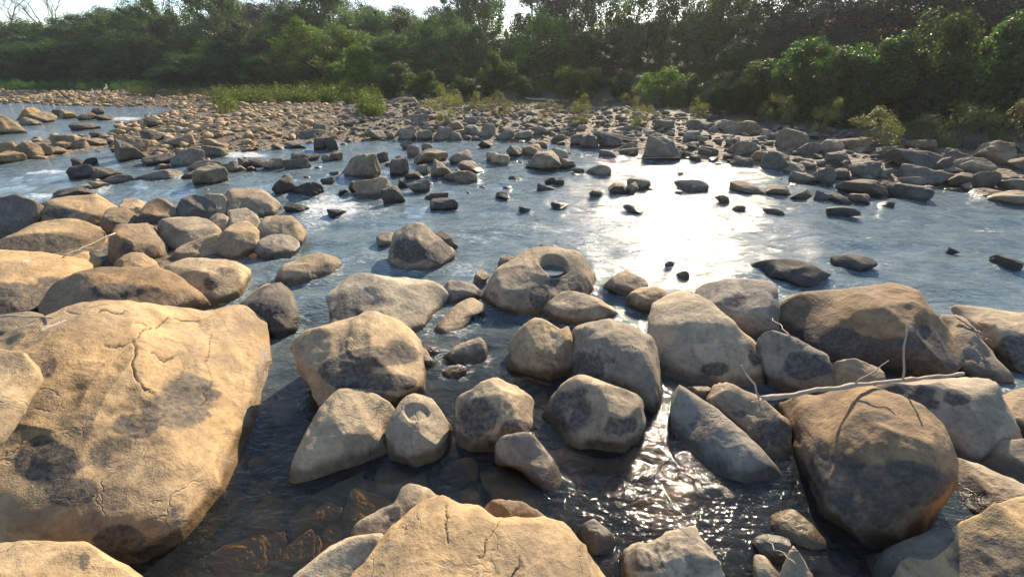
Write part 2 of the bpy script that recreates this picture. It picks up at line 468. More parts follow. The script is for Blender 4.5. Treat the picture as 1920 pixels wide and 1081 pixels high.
class Boulder:
    """a solid stone whose outline was measured in the photograph: it stands on the bed at its own
    distance, with a front face, a top face, side faces and a rounded back"""
    def __init__(s, pts, z0=0.0, k=0.5, el=74, taz=0, fel=22, faz=0, cap=0.8, sink=0.10, edge=0.085, seed=0, side=(0.2, 0.2), res=1.0, resa=1.0, resr=1.0, rough=1.0, bulge=0.42, facet=1.0, grow=1.0):
        P = np.array(pts, float)
        x, y = P[:, 0], P[:, 1]; xn, yn = np.roll(x, -1), np.roll(y, -1)
        cr = x * yn - xn * y; A = cr.sum() / 2
        s.cu, s.cv = ((x + xn) * cr).sum() / (6 * A), ((y + yn) * cr).sum() / (6 * A)
        s.u0, s.u1, s.v0, s.v1 = x.min(), x.max(), y.min(), y.max()
        w, h = s.u1 - s.u0, s.v1 - s.v0
        s.ub = float(np.mean(x[y > s.v1 - 0.18 * h])); s.vb = s.v1
        t = np.clip((y - s.v0) / h, 0, 1)
        P2 = np.column_stack([x, y + sink * h * t ** 3])
        s.na = int(72 * res * resa)
        s.nr = int(22 * res * resr)
        s.th, s.rad = resample(P2, s.na, s.cu, s.cv); s.rad = s.rad * (1.02 + 0.075 * facet) * grow + 2.0
        s.W = ground_at(s.ub, s.vb, z0)
        s.dist = float(np.linalg.norm(s.W - EYE))
        s.sW = float((s.W - EYE) @ FWD)
        s.size = math.sqrt(w * h) * s.sW / FPX
        hd = np.array((s.W[0], s.W[1], 0.0)); hd /= np.linalg.norm(hd)
        sd = np.array((hd[1], -hd[0], 0.0))
        s.hd, s.sd = hd, sd
        rr = np.random.RandomState(seed + 101)
        def nrm(az, e):
            az, e = math.radians(az), math.radians(e)
            return math.cos(e) * (-hd * math.cos(az) + sd * math.sin(az)) + np.array((0, 0, math.sin(e)))
        nf = nrm(faz + rr.uniform(-8, 8), fel)
        pl = [(nf, s.W)]
        def onfront(u, v):
            d = ray(u, v); return EYE + d * ((nf @ (s.W - EYE)) / min(nf @ d, -0.05))
        Pk = onfront(s.cu, s.vb - k * h)
        nt = nrm(taz + rr.uniform(-10, 10), el)
        pl.append((nt, Pk))
        vm = s.vb - 0.4 * h
        pl.append((nrm(-58 + rr.uniform(-10, 10), 34 + rr.uniform(-10, 12)), onfront(s.u0 + side[0] * w, vm)))
        pl.append((nrm(58 + rr.uniform(-10, 10), 34 + rr.uniform(-10, 12)), onfront(s.u1 - side[1] * w, vm)))
        # chamfers and broken facets: each cuts a corner off the block somewhere on its visible side
        for _ in range(5):
            fu, fv = rr.uniform(0.12, 0.88), rr.uniform(0.12, 0.8)
            u_, v_ = s.u0 + fu * w, s.vb - fv * h
            d0 = ray(u_, v_)
            s0 = max((n @ (p - EYE)) / min(n @ d0, -0.06) for n, p in pl[:4])
            n0 = nrm((fu - 0.5) * 120 + rr.uniform(-22, 22), 18 + fv * 52 + rr.uniform(-16, 16))
            pl.append((n0, EYE + d0 * s0 + n0 * s.size * rr.uniform(-0.045, 0.02)))
        s.pl = pl; s.cap = cap; s.edge = edge; s.seed = seed; s.back = 0.0; s.rough = rough; s.bulge = bulge; s.facet = facet
    def depth(s, u, v, r):
        d = ray(u, v)
        off = s.hd * s.back
        tau = 0.009 * s.size
        L = []
        for n, p in s.pl:
            nd = np.minimum(d @ n, -0.06)
            L.append((n @ (p + off - EYE)) / nd)
        L = np.array(L)
        m = L.max(0)
        f = m + tau * np.log(np.exp((L - m) / tau).sum(0))
        lim = s.sW + s.back + s.cap * s.size
        f = np.where(f > lim - 0.2 * s.size, lim - 0.2 * s.size + 0.4 * s.size * np.tanh((f - lim + 0.2 * s.size) / (0.4 * s.size)), f)
        return f + s.edge * s.size * (1 - np.sqrt(np.clip(1 - r ** 4.0, 0, 1)))
    def settle(s, z0):
        """stand the stone so that its measured foot meets the water or ground"""
        lo = (np.sin(s.th) > 0.45)
        u = s.cu + 0.90 * s.rad * np.cos(s.th); v = s.cv + 0.90 * s.rad * np.sin(s.th)
        u, v = u[lo], v[lo]
        w = v > s.vb - 0.33 * (s.vb - s.v0)
        if w.sum() < 3: return
        u, v = u[w], np.minimum(v[w], s.vb)
        d = s.depth(u, v, np.full(len(u), 0.90)); g = (z0 - EYE[2]) / ray(u, v)[:, 2]
        s.back -= float(np.clip(np.percentile(d - g, 60), -0.1 * s.size, 0.5 * s.size))
    def rel(s, u, v):
        a = np.arctan2(v - s.cv, u - s.cu)
        R = np.interp(a, np.append(s.th, math.pi), np.append(s.rad, s.rad[0]))
        return np.hypot(u - s.cu, v - s.cv) / R
    def build(s, marks=(), cracks=(), lime=(), dishes=(), bumps=()):
        na, nr = s.na, s.nr
        rj = 1 - (1 - np.arange(1, nr + 1) / nr) ** 1.5
        cs, sn = np.cos(s.th), np.sin(s.th)
        U = s.cu + rj[:, None] * s.rad * cs; V = s.cv + rj[:, None] * s.rad * sn
        Rm = np.repeat(rj[:, None], na, 1)
        front = s.depth(U, V, Rm)
        fc = s.depth(np.array([s.cu]), np.array([s.cv]), np.array([0.0]))[0]
        rim = front[-1]
        mean = rim.mean()
        sel = np.arange(nr - 2, -1, -3); rb = rj[sel]
        back = rb[:, None] * rim + (1 - rb[:, None]) * mean + s.bulge * s.size * np.sqrt(1 - rb[:, None] ** 2)
        fb = front[sel]
        back = np.maximum(back, fb + 0.12 * s.size * np.sqrt(1 - rb[:, None] ** 2))
        Ub = s.cu + rb[:, None] * s.rad * cs; Vb = s.cv + rb[:, None] * s.rad * sn
        bc = max(mean + s.bulge * s.size, fc + 0.12 * s.size)
        uu = np.concatenate([[s.cu], U.ravel(), Ub.ravel(), [s.cu]]); vv = np.concatenate([[s.cv], V.ravel(), Vb.ravel(), [s.cv]])
        dd = np.concatenate([[fc], front.ravel(), back.ravel(), [bc]])
        P = EYE + dd[:, None] * ray(uu, vv)
        cr_ = np.random.RandomState(s.seed + 900)
        for _ in range(int(18 * s.facet)):        # broken flat faces with crisp edges all round the stone
            n_ = cr_.randn(3); n_ /= np.linalg.norm(n_)
            h_ = P @ n_; lo_, hi_ = h_.min(), h_.max()
            e_ = h_ - (hi_ - (hi_ - lo_) * cr_.uniform(0.02, 0.09))
            P = P - n_ * (np.maximum(e_, 0) * 0.94)[:, None]
        C = P.mean(0); out = P - C; out /= np.linalg.norm(out, axis=1)[:, None] + 1e-9
        S = max(s.size, 0.12)
        nz = 0.030 * fbm(P / S * 1.7, 2, s.seed) + 0.020 * (1 - 2 * np.abs(vnoise(P / S * 3.1, s.seed + 5))) + 0.007 * (1 - 2 * np.abs(vnoise(P / S * 8.9, s.seed + 6))) + 0.005 * fbm(P / S * 16, 2, s.seed + 9) 
        P = P + out * (nz * S * s.rough)[:, None]
        isf = np.arange(len(P)) < 1 + nr * na
        for (u, v, a, b, dep) in dishes:          # hollows worn into the top
            c0 = EYE + s.depth(np.array([u]), np.array([v]), np.array([0.3]))[0] * ray(u, v)
            dx = (P - c0) @ s.sd; dy = (P - c0) @ s.hd
            e = np.sqrt((dx / a) ** 2 + (dy / b) ** 2) + 0.30 * vnoise(P / a * 0.9, s.seed)
            P[:, 2] -= np.where(isf, dep * smooth01((1.25 - e) / 0.5), 0)
        stain_shade = np.zeros(len(P)); crack = np.zeros(len(P)); lim = np.zeros(len(P))
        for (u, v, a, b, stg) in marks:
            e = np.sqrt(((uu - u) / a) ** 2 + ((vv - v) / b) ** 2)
            stain_shade = np.maximum(stain_shade, 1.25 * stg * smooth01((1.65 - e) / 1.1))
        for line in cracks:
            L = np.array(line, float); jr = np.random.RandomState(int(L[0, 0]))
            for _ in range(2):
                M_ = (L[:-1] + L[1:]) / 2 + jr.randn(len(L) - 1, 2) * 0.13 * np.linalg.norm(L[1:] - L[:-1], axis=1)[:, None]
                N_ = np.empty((2 * len(L) - 1, 2)); N_[0::2] = L; N_[1::2] = M_; L = N_
            for a, b in zip(L[:-1], L[1:]):
                ab = b - a; q_ = np.column_stack([uu, vv]) - a
                t = np.clip((q_ @ ab) / (ab @ ab), 0, 1)
                dist = np.hypot(*(q_ - t[:, None] * ab).T) 
                crack = np.maximum(crack, np.where(isf, 1 - smooth01((dist - 0.3) / 2.0), 0))
        for line in lime:
            a, b, wd = np.array(line[0], float), np.array(line[1], float), line[2]
            ab = b - a; q_ = np.column_stack([uu, vv]) - a
            t = np.clip((q_ @ ab) / (ab @ ab), 0, 1)
            lim = np.maximum(lim, np.where(isf, 1 - smooth01((np.hypot(*(q_ - t[:, None] * ab).T) - wd * 0.4) / wd), 0))
        P = P - out * (crack * 0.022)[:, None]
        nring = nr + len(sel)
        first = 1 + np.arange(na); nxt = 1 + (np.arange(na) + 1) % na
        tris = [np.column_stack([np.zeros(na, int), nxt, first])]
        quads = []
        for j in range(nring - 1):
            o = j * na
            quads.append(np.column_stack([first + o, nxt + o, nxt + o + na, first + o + na]))
        o = (nring - 1) * na
        tris.append(np.column_stack([np.full(na, len(P) - 1), first + o, nxt + o]))
        org = np.array((C[0], C[1], 0.0))
        me = mk_mesh('boulder', P - org, [np.concatenate(quads), np.concatenate(tris)], ROCK, True, {'stain_shade': stain_shade, 'crack': crack, 'lime': lim})
        s.P = P
        return me, org

SPECS = []
def R(label, pts, tint='t', al=0.55, marks=(), cracks=(), lime=(), dishes=(), name='boulder', **kw):
    SPECS.append((label, pts, tint, al, marks, cracks, lime, dishes, name, kw))

# --- left bank
R('huge ochre boulder with branching cracks and a black blotch, filling the lower left',
  [(-40, 668), (10, 642), (75, 600), (150, 572), (240, 569), (320, 583), (388, 592), (420, 578), (455, 576), (500, 618), (530, 662), (541, 692), (536, 760), (512, 812), (472, 880), (440, 935), (400, 1000), (352, 1058), (322, 1076), (270, 1072), (200, 1045), (100, 1010), (-20, 985), (-170, 930), (-190, 800), (-120, 720)],
  'y', 0.35, marks=[(95, 862, 50, 36, 1.0), (135, 912, 38, 22, 0.8), (325, 765, 60, 34, 0.8), (255, 795, 40, 22, 0.9), (360, 730, 40, 35, 0.7), (205, 850, 40, 30, 0.4), (222, 1010, 40, 28, 0.8), (100, 690, 14, 30, 0.4), (300, 1035, 60, 14, 0.6), (330, 960, 18, 22, 0.45)],
  cracks=[[(247, 640), (252, 672), (246, 690), (258, 712), (285, 724), (300, 735)], [(230, 650), (195, 648)], [(230, 648), (262, 625), (288, 606), (318, 588)], [(288, 604), (255, 600)], [(388, 592), (396, 655), (398, 690), (395, 750), (388, 760)], [(373, 595), (383, 607)], [(280, 667), (312, 676), (326, 668)], [(185, 587), (215, 583), (240, 578)], [(125, 582), (150, 592)], [(330, 590), (372, 600), (385, 620)], [(300, 632), (345, 640), (360, 655)]],
  lime=[((86, 628), (125, 605), 3)], dishes=[(520, 690, 0.06, 0.12, 0.03)],
  k=0.30, el=66, taz=18, fel=34, faz=25, cap=1.0, res=3.2, resa=1.9, resr=2.3, facet=0.15, seed=3, side=(0.02, 0.2), edge=0.16, bulge=0.3)
R('bright ochre rock cut off by the left edge, leaning on the huge cracked boulder', [(-90, 655), (0, 663), (45, 672), (71, 690), (62, 728), (30, 772), (0, 806), (-60, 850), (-140, 800), (-140, 690)], 'y', 0.1, k=0.25, z0=0.85, el=76, taz=40, seed=4, res=1.5, cap=0.6, ordv=2000)
R('pale yellow rock top in the bottom left corner', [(-120, 1040), (0, 1032), (70, 1029), (158, 1029), (192, 1045), (230, 1066), (275, 1088), (300, 1150), (200, 1230), (-120, 1230)], 'y', 0.12, k=0.2, z0=0.5, el=76, taz=20, seed=5, res=1.5, marks=[(155, 1052, 8, 14, 0.7)])
R('long ochre ledge with a dark mossy face at the left edge', [(-90, 484), (0, 477), (44, 476), (100, 479), (118, 486), (158, 488), (189, 500), (184, 507), (150, 520), (112, 538), (97, 556), (105, 590), (52, 606), (-90, 620)], 'y', 0.2, marks=[(30, 562, 100, 26, 1.2), (120, 522, 40, 10, 0.7)], lime=[((42, 493), (52, 493), 3)], k=0.48, z0=0.12, el=79, taz=30, seed=6, res=1.5, cap=1.0, ordv=560)
R('wide brown slab with a shaded hollow just behind the huge cracked boulder', [(86, 572), (107, 537), (148, 516), (185, 503), (222, 500), (259, 506), (311, 509), (348, 531), (374, 557), (393, 582), (372, 612), (300, 618), (200, 618), (120, 612)], 'b', 0.25, marks=[(215, 545, 42, 14, 0.55)], k=0.30, z0=0.12, el=74, taz=20, seed=7, res=1.5, cap=1.0)  # the dark mark paints the shade of the hollow
R('grey-tan flat slab reaching into the water behind the brown slab', [(296, 510), (311, 495), (355, 484), (400, 486), (444, 493), (466, 514), (484, 529), (477, 541), (444, 559), (418, 571), (394, 582), (340, 575), (310, 540)], 'p', 0.2, marks=[(395, 532, 14, 10, 0.5), (420, 505, 20, 6, 0.35)], k=0.30, el=79, taz=15, seed=8, res=1.4, cap=1.0)
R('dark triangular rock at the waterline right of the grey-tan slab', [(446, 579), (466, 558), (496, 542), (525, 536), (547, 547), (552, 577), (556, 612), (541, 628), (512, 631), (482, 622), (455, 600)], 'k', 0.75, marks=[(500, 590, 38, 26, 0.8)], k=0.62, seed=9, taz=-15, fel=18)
R('low pale rock lying alone in the water right of the dark triangular rock', [(518, 517), (535, 497), (562, 488), (585, 480), (606, 477), (630, 484), (650, 498), (640, 510), (600, 523), (560, 532), (543, 536), (521, 529)], 't', 0.35, k=0.45, seed=10, cap=1.0, sink=0.05)
R('dark mossy rock at the left edge beside white water', [(-60, 380), (0, 372), (40, 365), (70, 374), (77, 391), (60, 414), (40, 432), (5, 448), (-60, 452)], 'k', 0.7, k=0.6, z0=0.05, seed=11)
R('broad tan boulder behind the long dark rock on the left', [(64, 404), (85, 384), (122, 375), (178, 368), (214, 382), (250, 405), (236, 424), (150, 430), (85, 426), (66, 416)], 'y', 0.35, marks=[(110, 400, 26, 10, 0.45)], k=0.42, z0=0.1, el=72, taz=35, seed=12)
R('small tan rock wedged behind the brown rock in the left pile', [(222, 384), (240, 374), (272, 378), (272, 398), (250, 407), (228, 402)], 't', 0.3, k=0.5, z0=0.1, seed=13)
R('small reddish brown rock between tan boulder and cube-like rock', [(187, 420), (207, 392), (237, 395), (254, 408), (246, 422), (205, 428)], 'b', 0.5, k=0.45, z0=0.15, seed=14, taz=30, ordv=440)
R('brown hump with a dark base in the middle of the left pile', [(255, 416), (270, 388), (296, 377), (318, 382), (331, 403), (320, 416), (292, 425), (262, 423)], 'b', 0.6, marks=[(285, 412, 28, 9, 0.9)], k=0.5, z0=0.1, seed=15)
R('dark slanting block at the back of the left pile', [(329, 410), (344, 376), (370, 366), (392, 369), (402, 386), (394, 410), (362, 418)], 'k', 0.5, k=0.7, z0=0.05, seed=16, fel=15)
R('thin upright tan rock leaning on the dark slanting block', [(386, 366), (398, 357), (411, 362), (423, 378), (421, 403), (402, 415), (390, 396)], 't', 0.3, k=0.7, z0=0.05, seed=17)
R('large smooth grey boulder at the back right of the left pile', [(421, 370), (436, 359), (473, 352), (495, 357), (514, 377), (526, 391), (518, 402), (492, 412), (459, 408), (424, 404)], 'g', 0.45, k=0.5, seed=18, taz=25)
R('long low rock with a dark shaded flank at the far left of the pile', [(-60, 478), (22, 444), (66, 423), (111, 416), (148, 419), (178, 427), (203, 440), (200, 460), (176, 476), (122, 486), (55, 486), (-60, 492)], 'y', 0.4, marks=[(75, 460, 64, 16, 1.3), (15, 470, 50, 14, 1.2)], k=0.48, z0=0.1, el=74, taz=35, seed=19, res=1.3)  # the flank's shade is painted on with dark marks
R('cube-like brown rock with a flat top in the left pile', [(207, 488), (211, 450), (222, 425), (259, 418), (288, 423), (300, 447), (306, 484), (288, 494), (240, 498)], 'b', 0.45, marks=[(240, 468, 26, 14, 0.4)], k=0.72, z0=0.06, fel=16, el=80, seed=20, edge=0.12)
R('tan double-humped slab between cube-like rock and pointed rock', [(290, 421), (307, 410), (351, 411), (388, 411), (412, 431), (402, 446), (372, 464), (333, 468), (318, 455), (300, 436)], 't', 0.3, k=0.4, z0=0.1, taz=20, seed=21)
R('smooth wedge leaning against the left side of the pointed rock', [(320, 482), (340, 462), (377, 451), (401, 441), (409, 451), (408, 480), (394, 490), (355, 493), (326, 490)], 't', 0.35, k=0.5, z0=0.02, taz=-20, seed=22)
R('pointed tan rock like a pyramid beside the inlet', [(403, 468), (411, 447), (437, 425), (451, 413), (477, 432), (493, 451), (481, 471), (457, 487), (425, 484)], 't', 0.35, k=0.62, faz=-25, fel=38, taz=30, seed=23)
R('small dark wedge behind the pointed tan rock', [(396, 411), (411, 401), (429, 410), (443, 420), (432, 434), (408, 434)], 'g', 0.5, k=0.5, z0=0.15, seed=24)
R('pale flat-topped rock below the large smooth grey boulder', [(420, 405), (437, 395), (466, 394), (488, 408), (493, 416), (480, 442), (455, 440), (430, 418)], 'p', 0.25, k=0.4, z0=0.08, seed=25)
R('rounded tan rock, upper of two at the tip of the left pile', [(482, 428), (496, 410), (518, 406), (544, 408), (568, 429), (571, 445), (562, 459), (540, 466), (510, 462), (488, 452)], 't', 0.5, k=0.5, z0=0.03, taz=-10, seed=26)
R('rounded grey rock, lower of two at the tip of the left pile', [(474, 482), (492, 451), (511, 445), (533, 443), (555, 451), (563, 467), (542, 479), (507, 487)], 'g', 0.5, k=0.6, seed=27)
R('small ochre splinter between the ochre ledge and the cube-like rock', [(118, 492), (140, 482), (165, 474), (196, 495), (190, 507), (140, 508)], 'o', 0.3, k=0.5, z0=0.14, seed=28)
R('small ochre dome in front of the cube-like rock', [(215, 500), (226, 486), (255, 475), (281, 482), (293, 499), (292, 511), (255, 516), (220, 512)], 'o', 0.25, k=0.5, z0=0.14, taz=20, seed=29)
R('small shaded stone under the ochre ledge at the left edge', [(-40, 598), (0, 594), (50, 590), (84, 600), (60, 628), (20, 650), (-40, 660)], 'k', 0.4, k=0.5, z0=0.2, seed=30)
# --- centre
R('blocky upright boulder with a dark band standing alone in midstream', [(730, 498), (731, 476), (740, 444), (752, 429), (777, 424), (803, 429), (821, 444), (840, 462), (847, 474), (840, 490), (818, 505), (781, 509), (746, 506)], 't', 0.4, marks=[(772, 470, 34, 18, 1.2), (825, 472, 18, 18, 1.0)], k=0.62, fel=20, seed=31, res=1.3, taz=-10)
R('small rock tucked behind the left of the upright midstream boulder', [(707, 448), (718, 438), (738, 439), (742, 458), (728, 465), (713, 463)], 'g', 0.4, k=0.5, seed=32)
R('small dark wedge behind the right of the upright midstream boulder', [(816, 439), (829, 434), (847, 451), (857, 462), (843, 470), (825, 462)], 'k', 0.6, k=0.5, seed=33)
R('ring-shaped boulder with a round pool of water in its top', [(904, 560), (914, 540), (929, 521), (947, 499), (973, 484), (991, 473), (1010, 469), (1034, 473), (1065, 474), (1088, 481), (1099, 499), (1108, 524), (1110, 541), (1102, 556), (1073, 565), (1040, 568), (1010, 583), (973, 588), (943, 583), (914, 574)], 't', 0.35, marks=[(1010, 555, 16, 18, 0.95), (1085, 535, 18, 16, 0.7), (1040, 530, 18, 8, 0.6), (925, 555, 10, 10, 0.5)], dishes=[(1033, 494, 0.165, 0.165, 0.17)], k=0.58, fel=30, el=82, seed=34, res=2.0, cap=1.0, edge=0.12, facet=0.6)
R('low lit rock in front of the right side of the ring-shaped boulder', [(1013, 578), (1032, 562), (1062, 549), (1091, 555), (1125, 562), (1153, 580), (1138, 597), (1099, 604), (1069, 612), (1040, 606), (1017, 590)], 't', 0.4, k=0.42, seed=35, el=72)
R('angular block with a thin white streak left of the small slab', [(620, 606), (622, 560), (634, 533), (658, 522), (720, 521), (780, 526), (815, 538), (834, 552), (830, 569), (808, 596), (790, 616), (775, 628), (740, 640), (690, 640), (640, 630)], 'p', 0.25, marks=[(655, 590, 34, 12, 0.75), (645, 570, 16, 20, 0.45)], lime=[((668, 528), (690, 552), 3), ((690, 552), (700, 558), 3)], k=0.40, el=68, taz=-15, faz=12, seed=36, res=1.3)
R('flattened grey rock between the angular block and the ring-shaped boulder', [(826, 542), (840, 525), (862, 527), (884, 534), (905, 551), (899, 564), (862, 569), (836, 562)], 'g', 0.4, k=0.5, seed=37)
R('tiny rounded stone upstream of the ring-shaped boulder, lower one', [(890, 531), (893, 514), (904, 507), (917, 516), (908, 527), (896, 535)], 't', 0.3, k=0.5, seed=38)
R('tiny rounded stone touching the upper left of the ring-shaped boulder', [(936, 498), (940, 484), (954, 478), (966, 488), (960, 500), (946, 503)], 't', 0.5, k=0.5, seed=39)
R('flat black wet stone just behind the pool of the ring-shaped boulder', [(1005, 470), (1014, 460), (1032, 460), (1048, 465), (1064, 469), (1062, 477), (1032, 477)], 'd', 0.3, k=0.5, seed=40)
R('narrow pale slab pointing up between the angular block and the ring-shaped boulder', [(817, 615), (840, 588), (862, 569), (884, 560), (909, 577), (907, 585), (882, 593), (874, 607), (848, 630), (828, 630)], 'p', 0.15, k=0.12, el=82, z0=0.0, seed=41, cap=1.4, sink=0.02, edge=0.06, rough=0.6, facet=0.2)
R('low jagged ridge breaking the water in the calm pool', [(832, 666), (847, 658), (862, 647), (884, 640), (899, 635), (912, 655), (914, 666), (895, 677), (862, 680), (845, 673)], 't', 0.3, k=0.35, seed=42, sink=0.03, cap=1.1, facet=0.4)
R('thin brown flake left of the low jagged ridge', [(788, 655), (803, 650), (829, 662), (826, 668), (803, 664)], 'b', 0.3, k=0.3, seed=43, sink=0.02)
R('small knob touching the right side of the dark striped boulder', [(784, 655), (796, 655), (806, 670), (819, 684), (815, 690), (798, 690), (784, 680)], 't', 0.2, k=0.4, seed=44, sink=0.03)
R('small flat stone alone in the calm pool', [(829, 698), (844, 692), (858, 685), (876, 691), (864, 704), (842, 706)], 't', 0.2, k=0.35, seed=45, sink=0.02)
R('peaked grey rock left of the large speckled round boulder', [(953, 683), (962, 665), (960, 643), (984, 617), (1003, 601), (1025, 608), (1047, 624), (1065, 614), (1084, 626), (1088, 680), (1076, 712), (1028, 706), (984, 692)], 't', 0.3, marks=[(1030, 675, 40, 20, 0.25)], k=0.55, taz=-25, el=68, seed=46, res=1.3, facet=0.5)
R('large speckled round boulder with a dark patch right of the calm pool', [(1070, 690), (1072, 643), (1084, 617), (1099, 599), (1117, 594), (1158, 604), (1191, 621), (1217, 643), (1239, 673), (1243, 696), (1237, 734), (1222, 760), (1180, 770), (1110, 752), (1072, 715)], 'g', 0.3, marks=[(1105, 690, 26, 26, 0.8), (1130, 670, 30, 22, 0.45)], k=0.66, fel=34, el=68, seed=47, res=1.5, edge=0.3, taz=10)
R('flat-topped rock at the edge of the sun glint, left of two', [(1138, 537), (1158, 514), (1180, 508), (1202, 521), (1213, 541), (1200, 552), (1169, 556), (1156, 548)], 't', 0.3, k=0.4, seed=48)
R('rounded rock at the edge of the sun glint, right of two', [(1177, 559), (1191, 545), (1217, 539), (1247, 547), (1254, 565), (1236, 584), (1206, 584), (1184, 572)], 't', 0.35, k=0.5, seed=49)
R('large smooth pale boulder with a shallow dent in its sunlit face', [(1234, 572), (1237, 557), (1256, 547), (1290, 552), (1330, 575), (1370, 605), (1405, 635), (1423, 665), (1429, 690), (1420, 714), (1380, 726), (1320, 722), (1270, 714), (1238, 704), (1216, 650), (1225, 608)], 'p', 0.12, marks=[(1340, 690, 22, 12, 0.75), (1275, 630, 0.5, 0.5, 0.1), (1415, 672, 10, 14, 0.6)], dishes=[(1300, 622, 0.11, 0.07, 0.02)], k=0.32, el=70, taz=-25, faz=10, fel=24, seed=50, res=1.5, cap=0.9)
R('dark rough boulder behind the smooth pale boulder', [(1295, 552), (1317, 540), (1354, 529), (1398, 528), (1435, 534), (1450, 547), (1459, 563), (1452, 592), (1455, 612), (1444, 624), (1400, 634), (1350, 610), (1318, 580)], 'g', 0.55, marks=[(1390, 560, 12, 12, 0.5)], k=0.52, seed=51, res=1.2)
R('grey half-buried boulder right of the smooth pale boulder', [(1411, 630), (1419, 617), (1446, 621), (1480, 636), (1517, 654), (1554, 669), (1567, 681), (1556, 696), (1541, 724), (1502, 733), (1454, 730), (1428, 716), (1420, 668)], 'g', 0.45, marks=[(1505, 685, 40, 22, 0.65)], k=0.6, taz=-20, el=68, seed=52, res=1.2)
R('broad dark boulder with a rough brown cap on the right', [(1460, 602), (1480, 577), (1502, 556), (1554, 553), (1598, 547), (1665, 547), (1717, 555), (1737, 568), (1768, 584), (1787, 621), (1793, 662), (1791, 704), (1724, 712), (1650, 708), (1590, 690), (1535, 660), (1487, 632)], 'b', 0.4, marks=[(1560, 640, 80, 22, 1.3), (1650, 668, 130, 32, 1.4), (1745, 655, 44, 44, 1.2)], k=0.66, fel=16, el=78, seed=53, res=1.6, cap=0.7)
R('smooth leaning slab right of the broad dark boulder', [(1770, 592), (1805, 598), (1835, 632), (1872, 673), (1903, 707), (1898, 718), (1857, 712), (1794, 696), (1774, 650)], 'g', 0.35, k=0.4, taz=-25, el=62, seed=54, ordv=700, side=(0.02, 0.1))
R('tan rock at the right edge behind the smooth leaning slab', [(1768, 582), (1800, 577), (1850, 580), (1900, 590), (1980, 600), (1990, 705), (1935, 716), (1895, 690), (1850, 640), (1815, 606)], 't', 0.5, marks=[(1900, 655, 40, 22, 0.8)], k=0.55, el=78, seed=55, ordv=690)
R('rounded rock under the middle of the fallen branch', [(1538, 730), (1546, 703), (1569, 680), (1606, 676), (1635, 688), (1658, 700), (1664, 726), (1630, 755), (1560, 760)], 't', 0.3, k=0.5, seed=56)
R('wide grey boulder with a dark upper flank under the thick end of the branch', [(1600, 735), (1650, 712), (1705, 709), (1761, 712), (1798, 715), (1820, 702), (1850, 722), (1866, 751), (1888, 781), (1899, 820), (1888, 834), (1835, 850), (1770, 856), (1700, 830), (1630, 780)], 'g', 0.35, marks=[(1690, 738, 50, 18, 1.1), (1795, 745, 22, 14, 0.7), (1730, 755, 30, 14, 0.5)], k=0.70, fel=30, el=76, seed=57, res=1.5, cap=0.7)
R('small tan rock cut off by the right edge beside the wide grey boulder', [(1868, 752), (1890, 742), (1940, 728), (1990, 740), (1990, 835), (1910, 832), (1888, 790)], 't', 0.35, k=0.5, seed=58)
R('great rounded dark boulder with a brown sunlit crown, lower right', [(1443, 753), (1465, 746), (1502, 744), (1535, 748), (1569, 740), (1602, 736), (1635, 737), (1672, 752), (1717, 768), (1746, 795), (1765, 828), (1777, 859), (1781, 903), (1779, 938), (1762, 968), (1724, 992), (1691, 1018), (1650, 1042), (1624, 1046), (1594, 1028), (1539, 980), (1500, 952), (1480, 920), (1480, 873), (1484, 822), (1474, 790)], 'b', 0.3, marks=[(1690, 915, 80, 44, 0.9), (1560, 900, 70, 60, 0.55), (1630, 970, 80, 44, 0.55), (1640, 785, 32, 9, 0.5), (1530, 840, 26, 26, 0.4), (1600, 815, 22, 18, 0.5)], k=0.70, fel=26, el=66, seed=59, res=2.2, edge=0.20, cap=0.75, grow=0.95)
R('pointed ridge rock with a stepped top beside the branch foot', [(1319, 712), (1339, 706), (1365, 718), (1409, 740), (1443, 755), (1465, 773), (1480, 790), (1486, 829), (1486, 880), (1455, 872), (1418, 830), (1376, 788), (1338, 762), (1324, 738)], 't', 0.35, marks=[(1440, 812, 36, 26, 0.55), (1390, 775, 22, 10, 0.5)], k=0.52, taz=-10, el=70, fel=20, faz=-15, seed=60, res=1.2, cap=0.6, side=(0.02, 0.1))
R('big smooth grey wedge sloping into the stream, right of centre', [(1257, 745), (1264, 719), (1292, 736), (1344, 770), (1388, 807), (1436, 847), (1470, 888), (1479, 908), (1470, 925), (1418, 924), (1366, 917), (1325, 902), (1288, 876), (1263, 848), (1257, 800)], 'g', 0.25, marks=[(1320, 800, 34, 26, 0.4)], k=0.62, fel=38, faz=-20, el=66, taz=20, seed=61, res=1.5, edge=0.10, rough=0.6, side=(0.0, 0.1), facet=0.35)
R('small tan stone behind the top of the grey wedge', [(1280, 728), (1325, 724), (1340, 750), (1312, 756), (1290, 745)], 't', 0.2, k=0.5, seed=62)
R('many-faceted boulder with sunlit crest in the middle of the near stream', [(1017, 773), (1041, 748), (1063, 722), (1081, 711), (1115, 709), (1152, 722), (1189, 744), (1215, 770), (1212, 792), (1190, 818), (1140, 839), (1092, 838), (1048, 829), (1035, 800)], 't', 0.45, marks=[(1072, 768, 44, 40, 0.5), (1160, 800, 44, 16, 0.5)], k=0.55, el=66, taz=15, seed=63, res=1.5)
R('rounded boulder with vertical grooves left of the many-faceted boulder', [(849, 771), (870, 744), (900, 727), (922, 712), (944, 713), (977, 727), (992, 751), (993, 773), (1004, 792), (992, 810), (957, 822), (937, 842), (911, 847), (877, 839), (855, 820), (855, 790)], 't', 0.45, marks=[(895, 785, 40, 34, 0.55), (968, 800, 30, 12, 0.6), (925, 820, 30, 14, 0.35)], k=0.60, el=66, taz=10, seed=64, res=1.5)
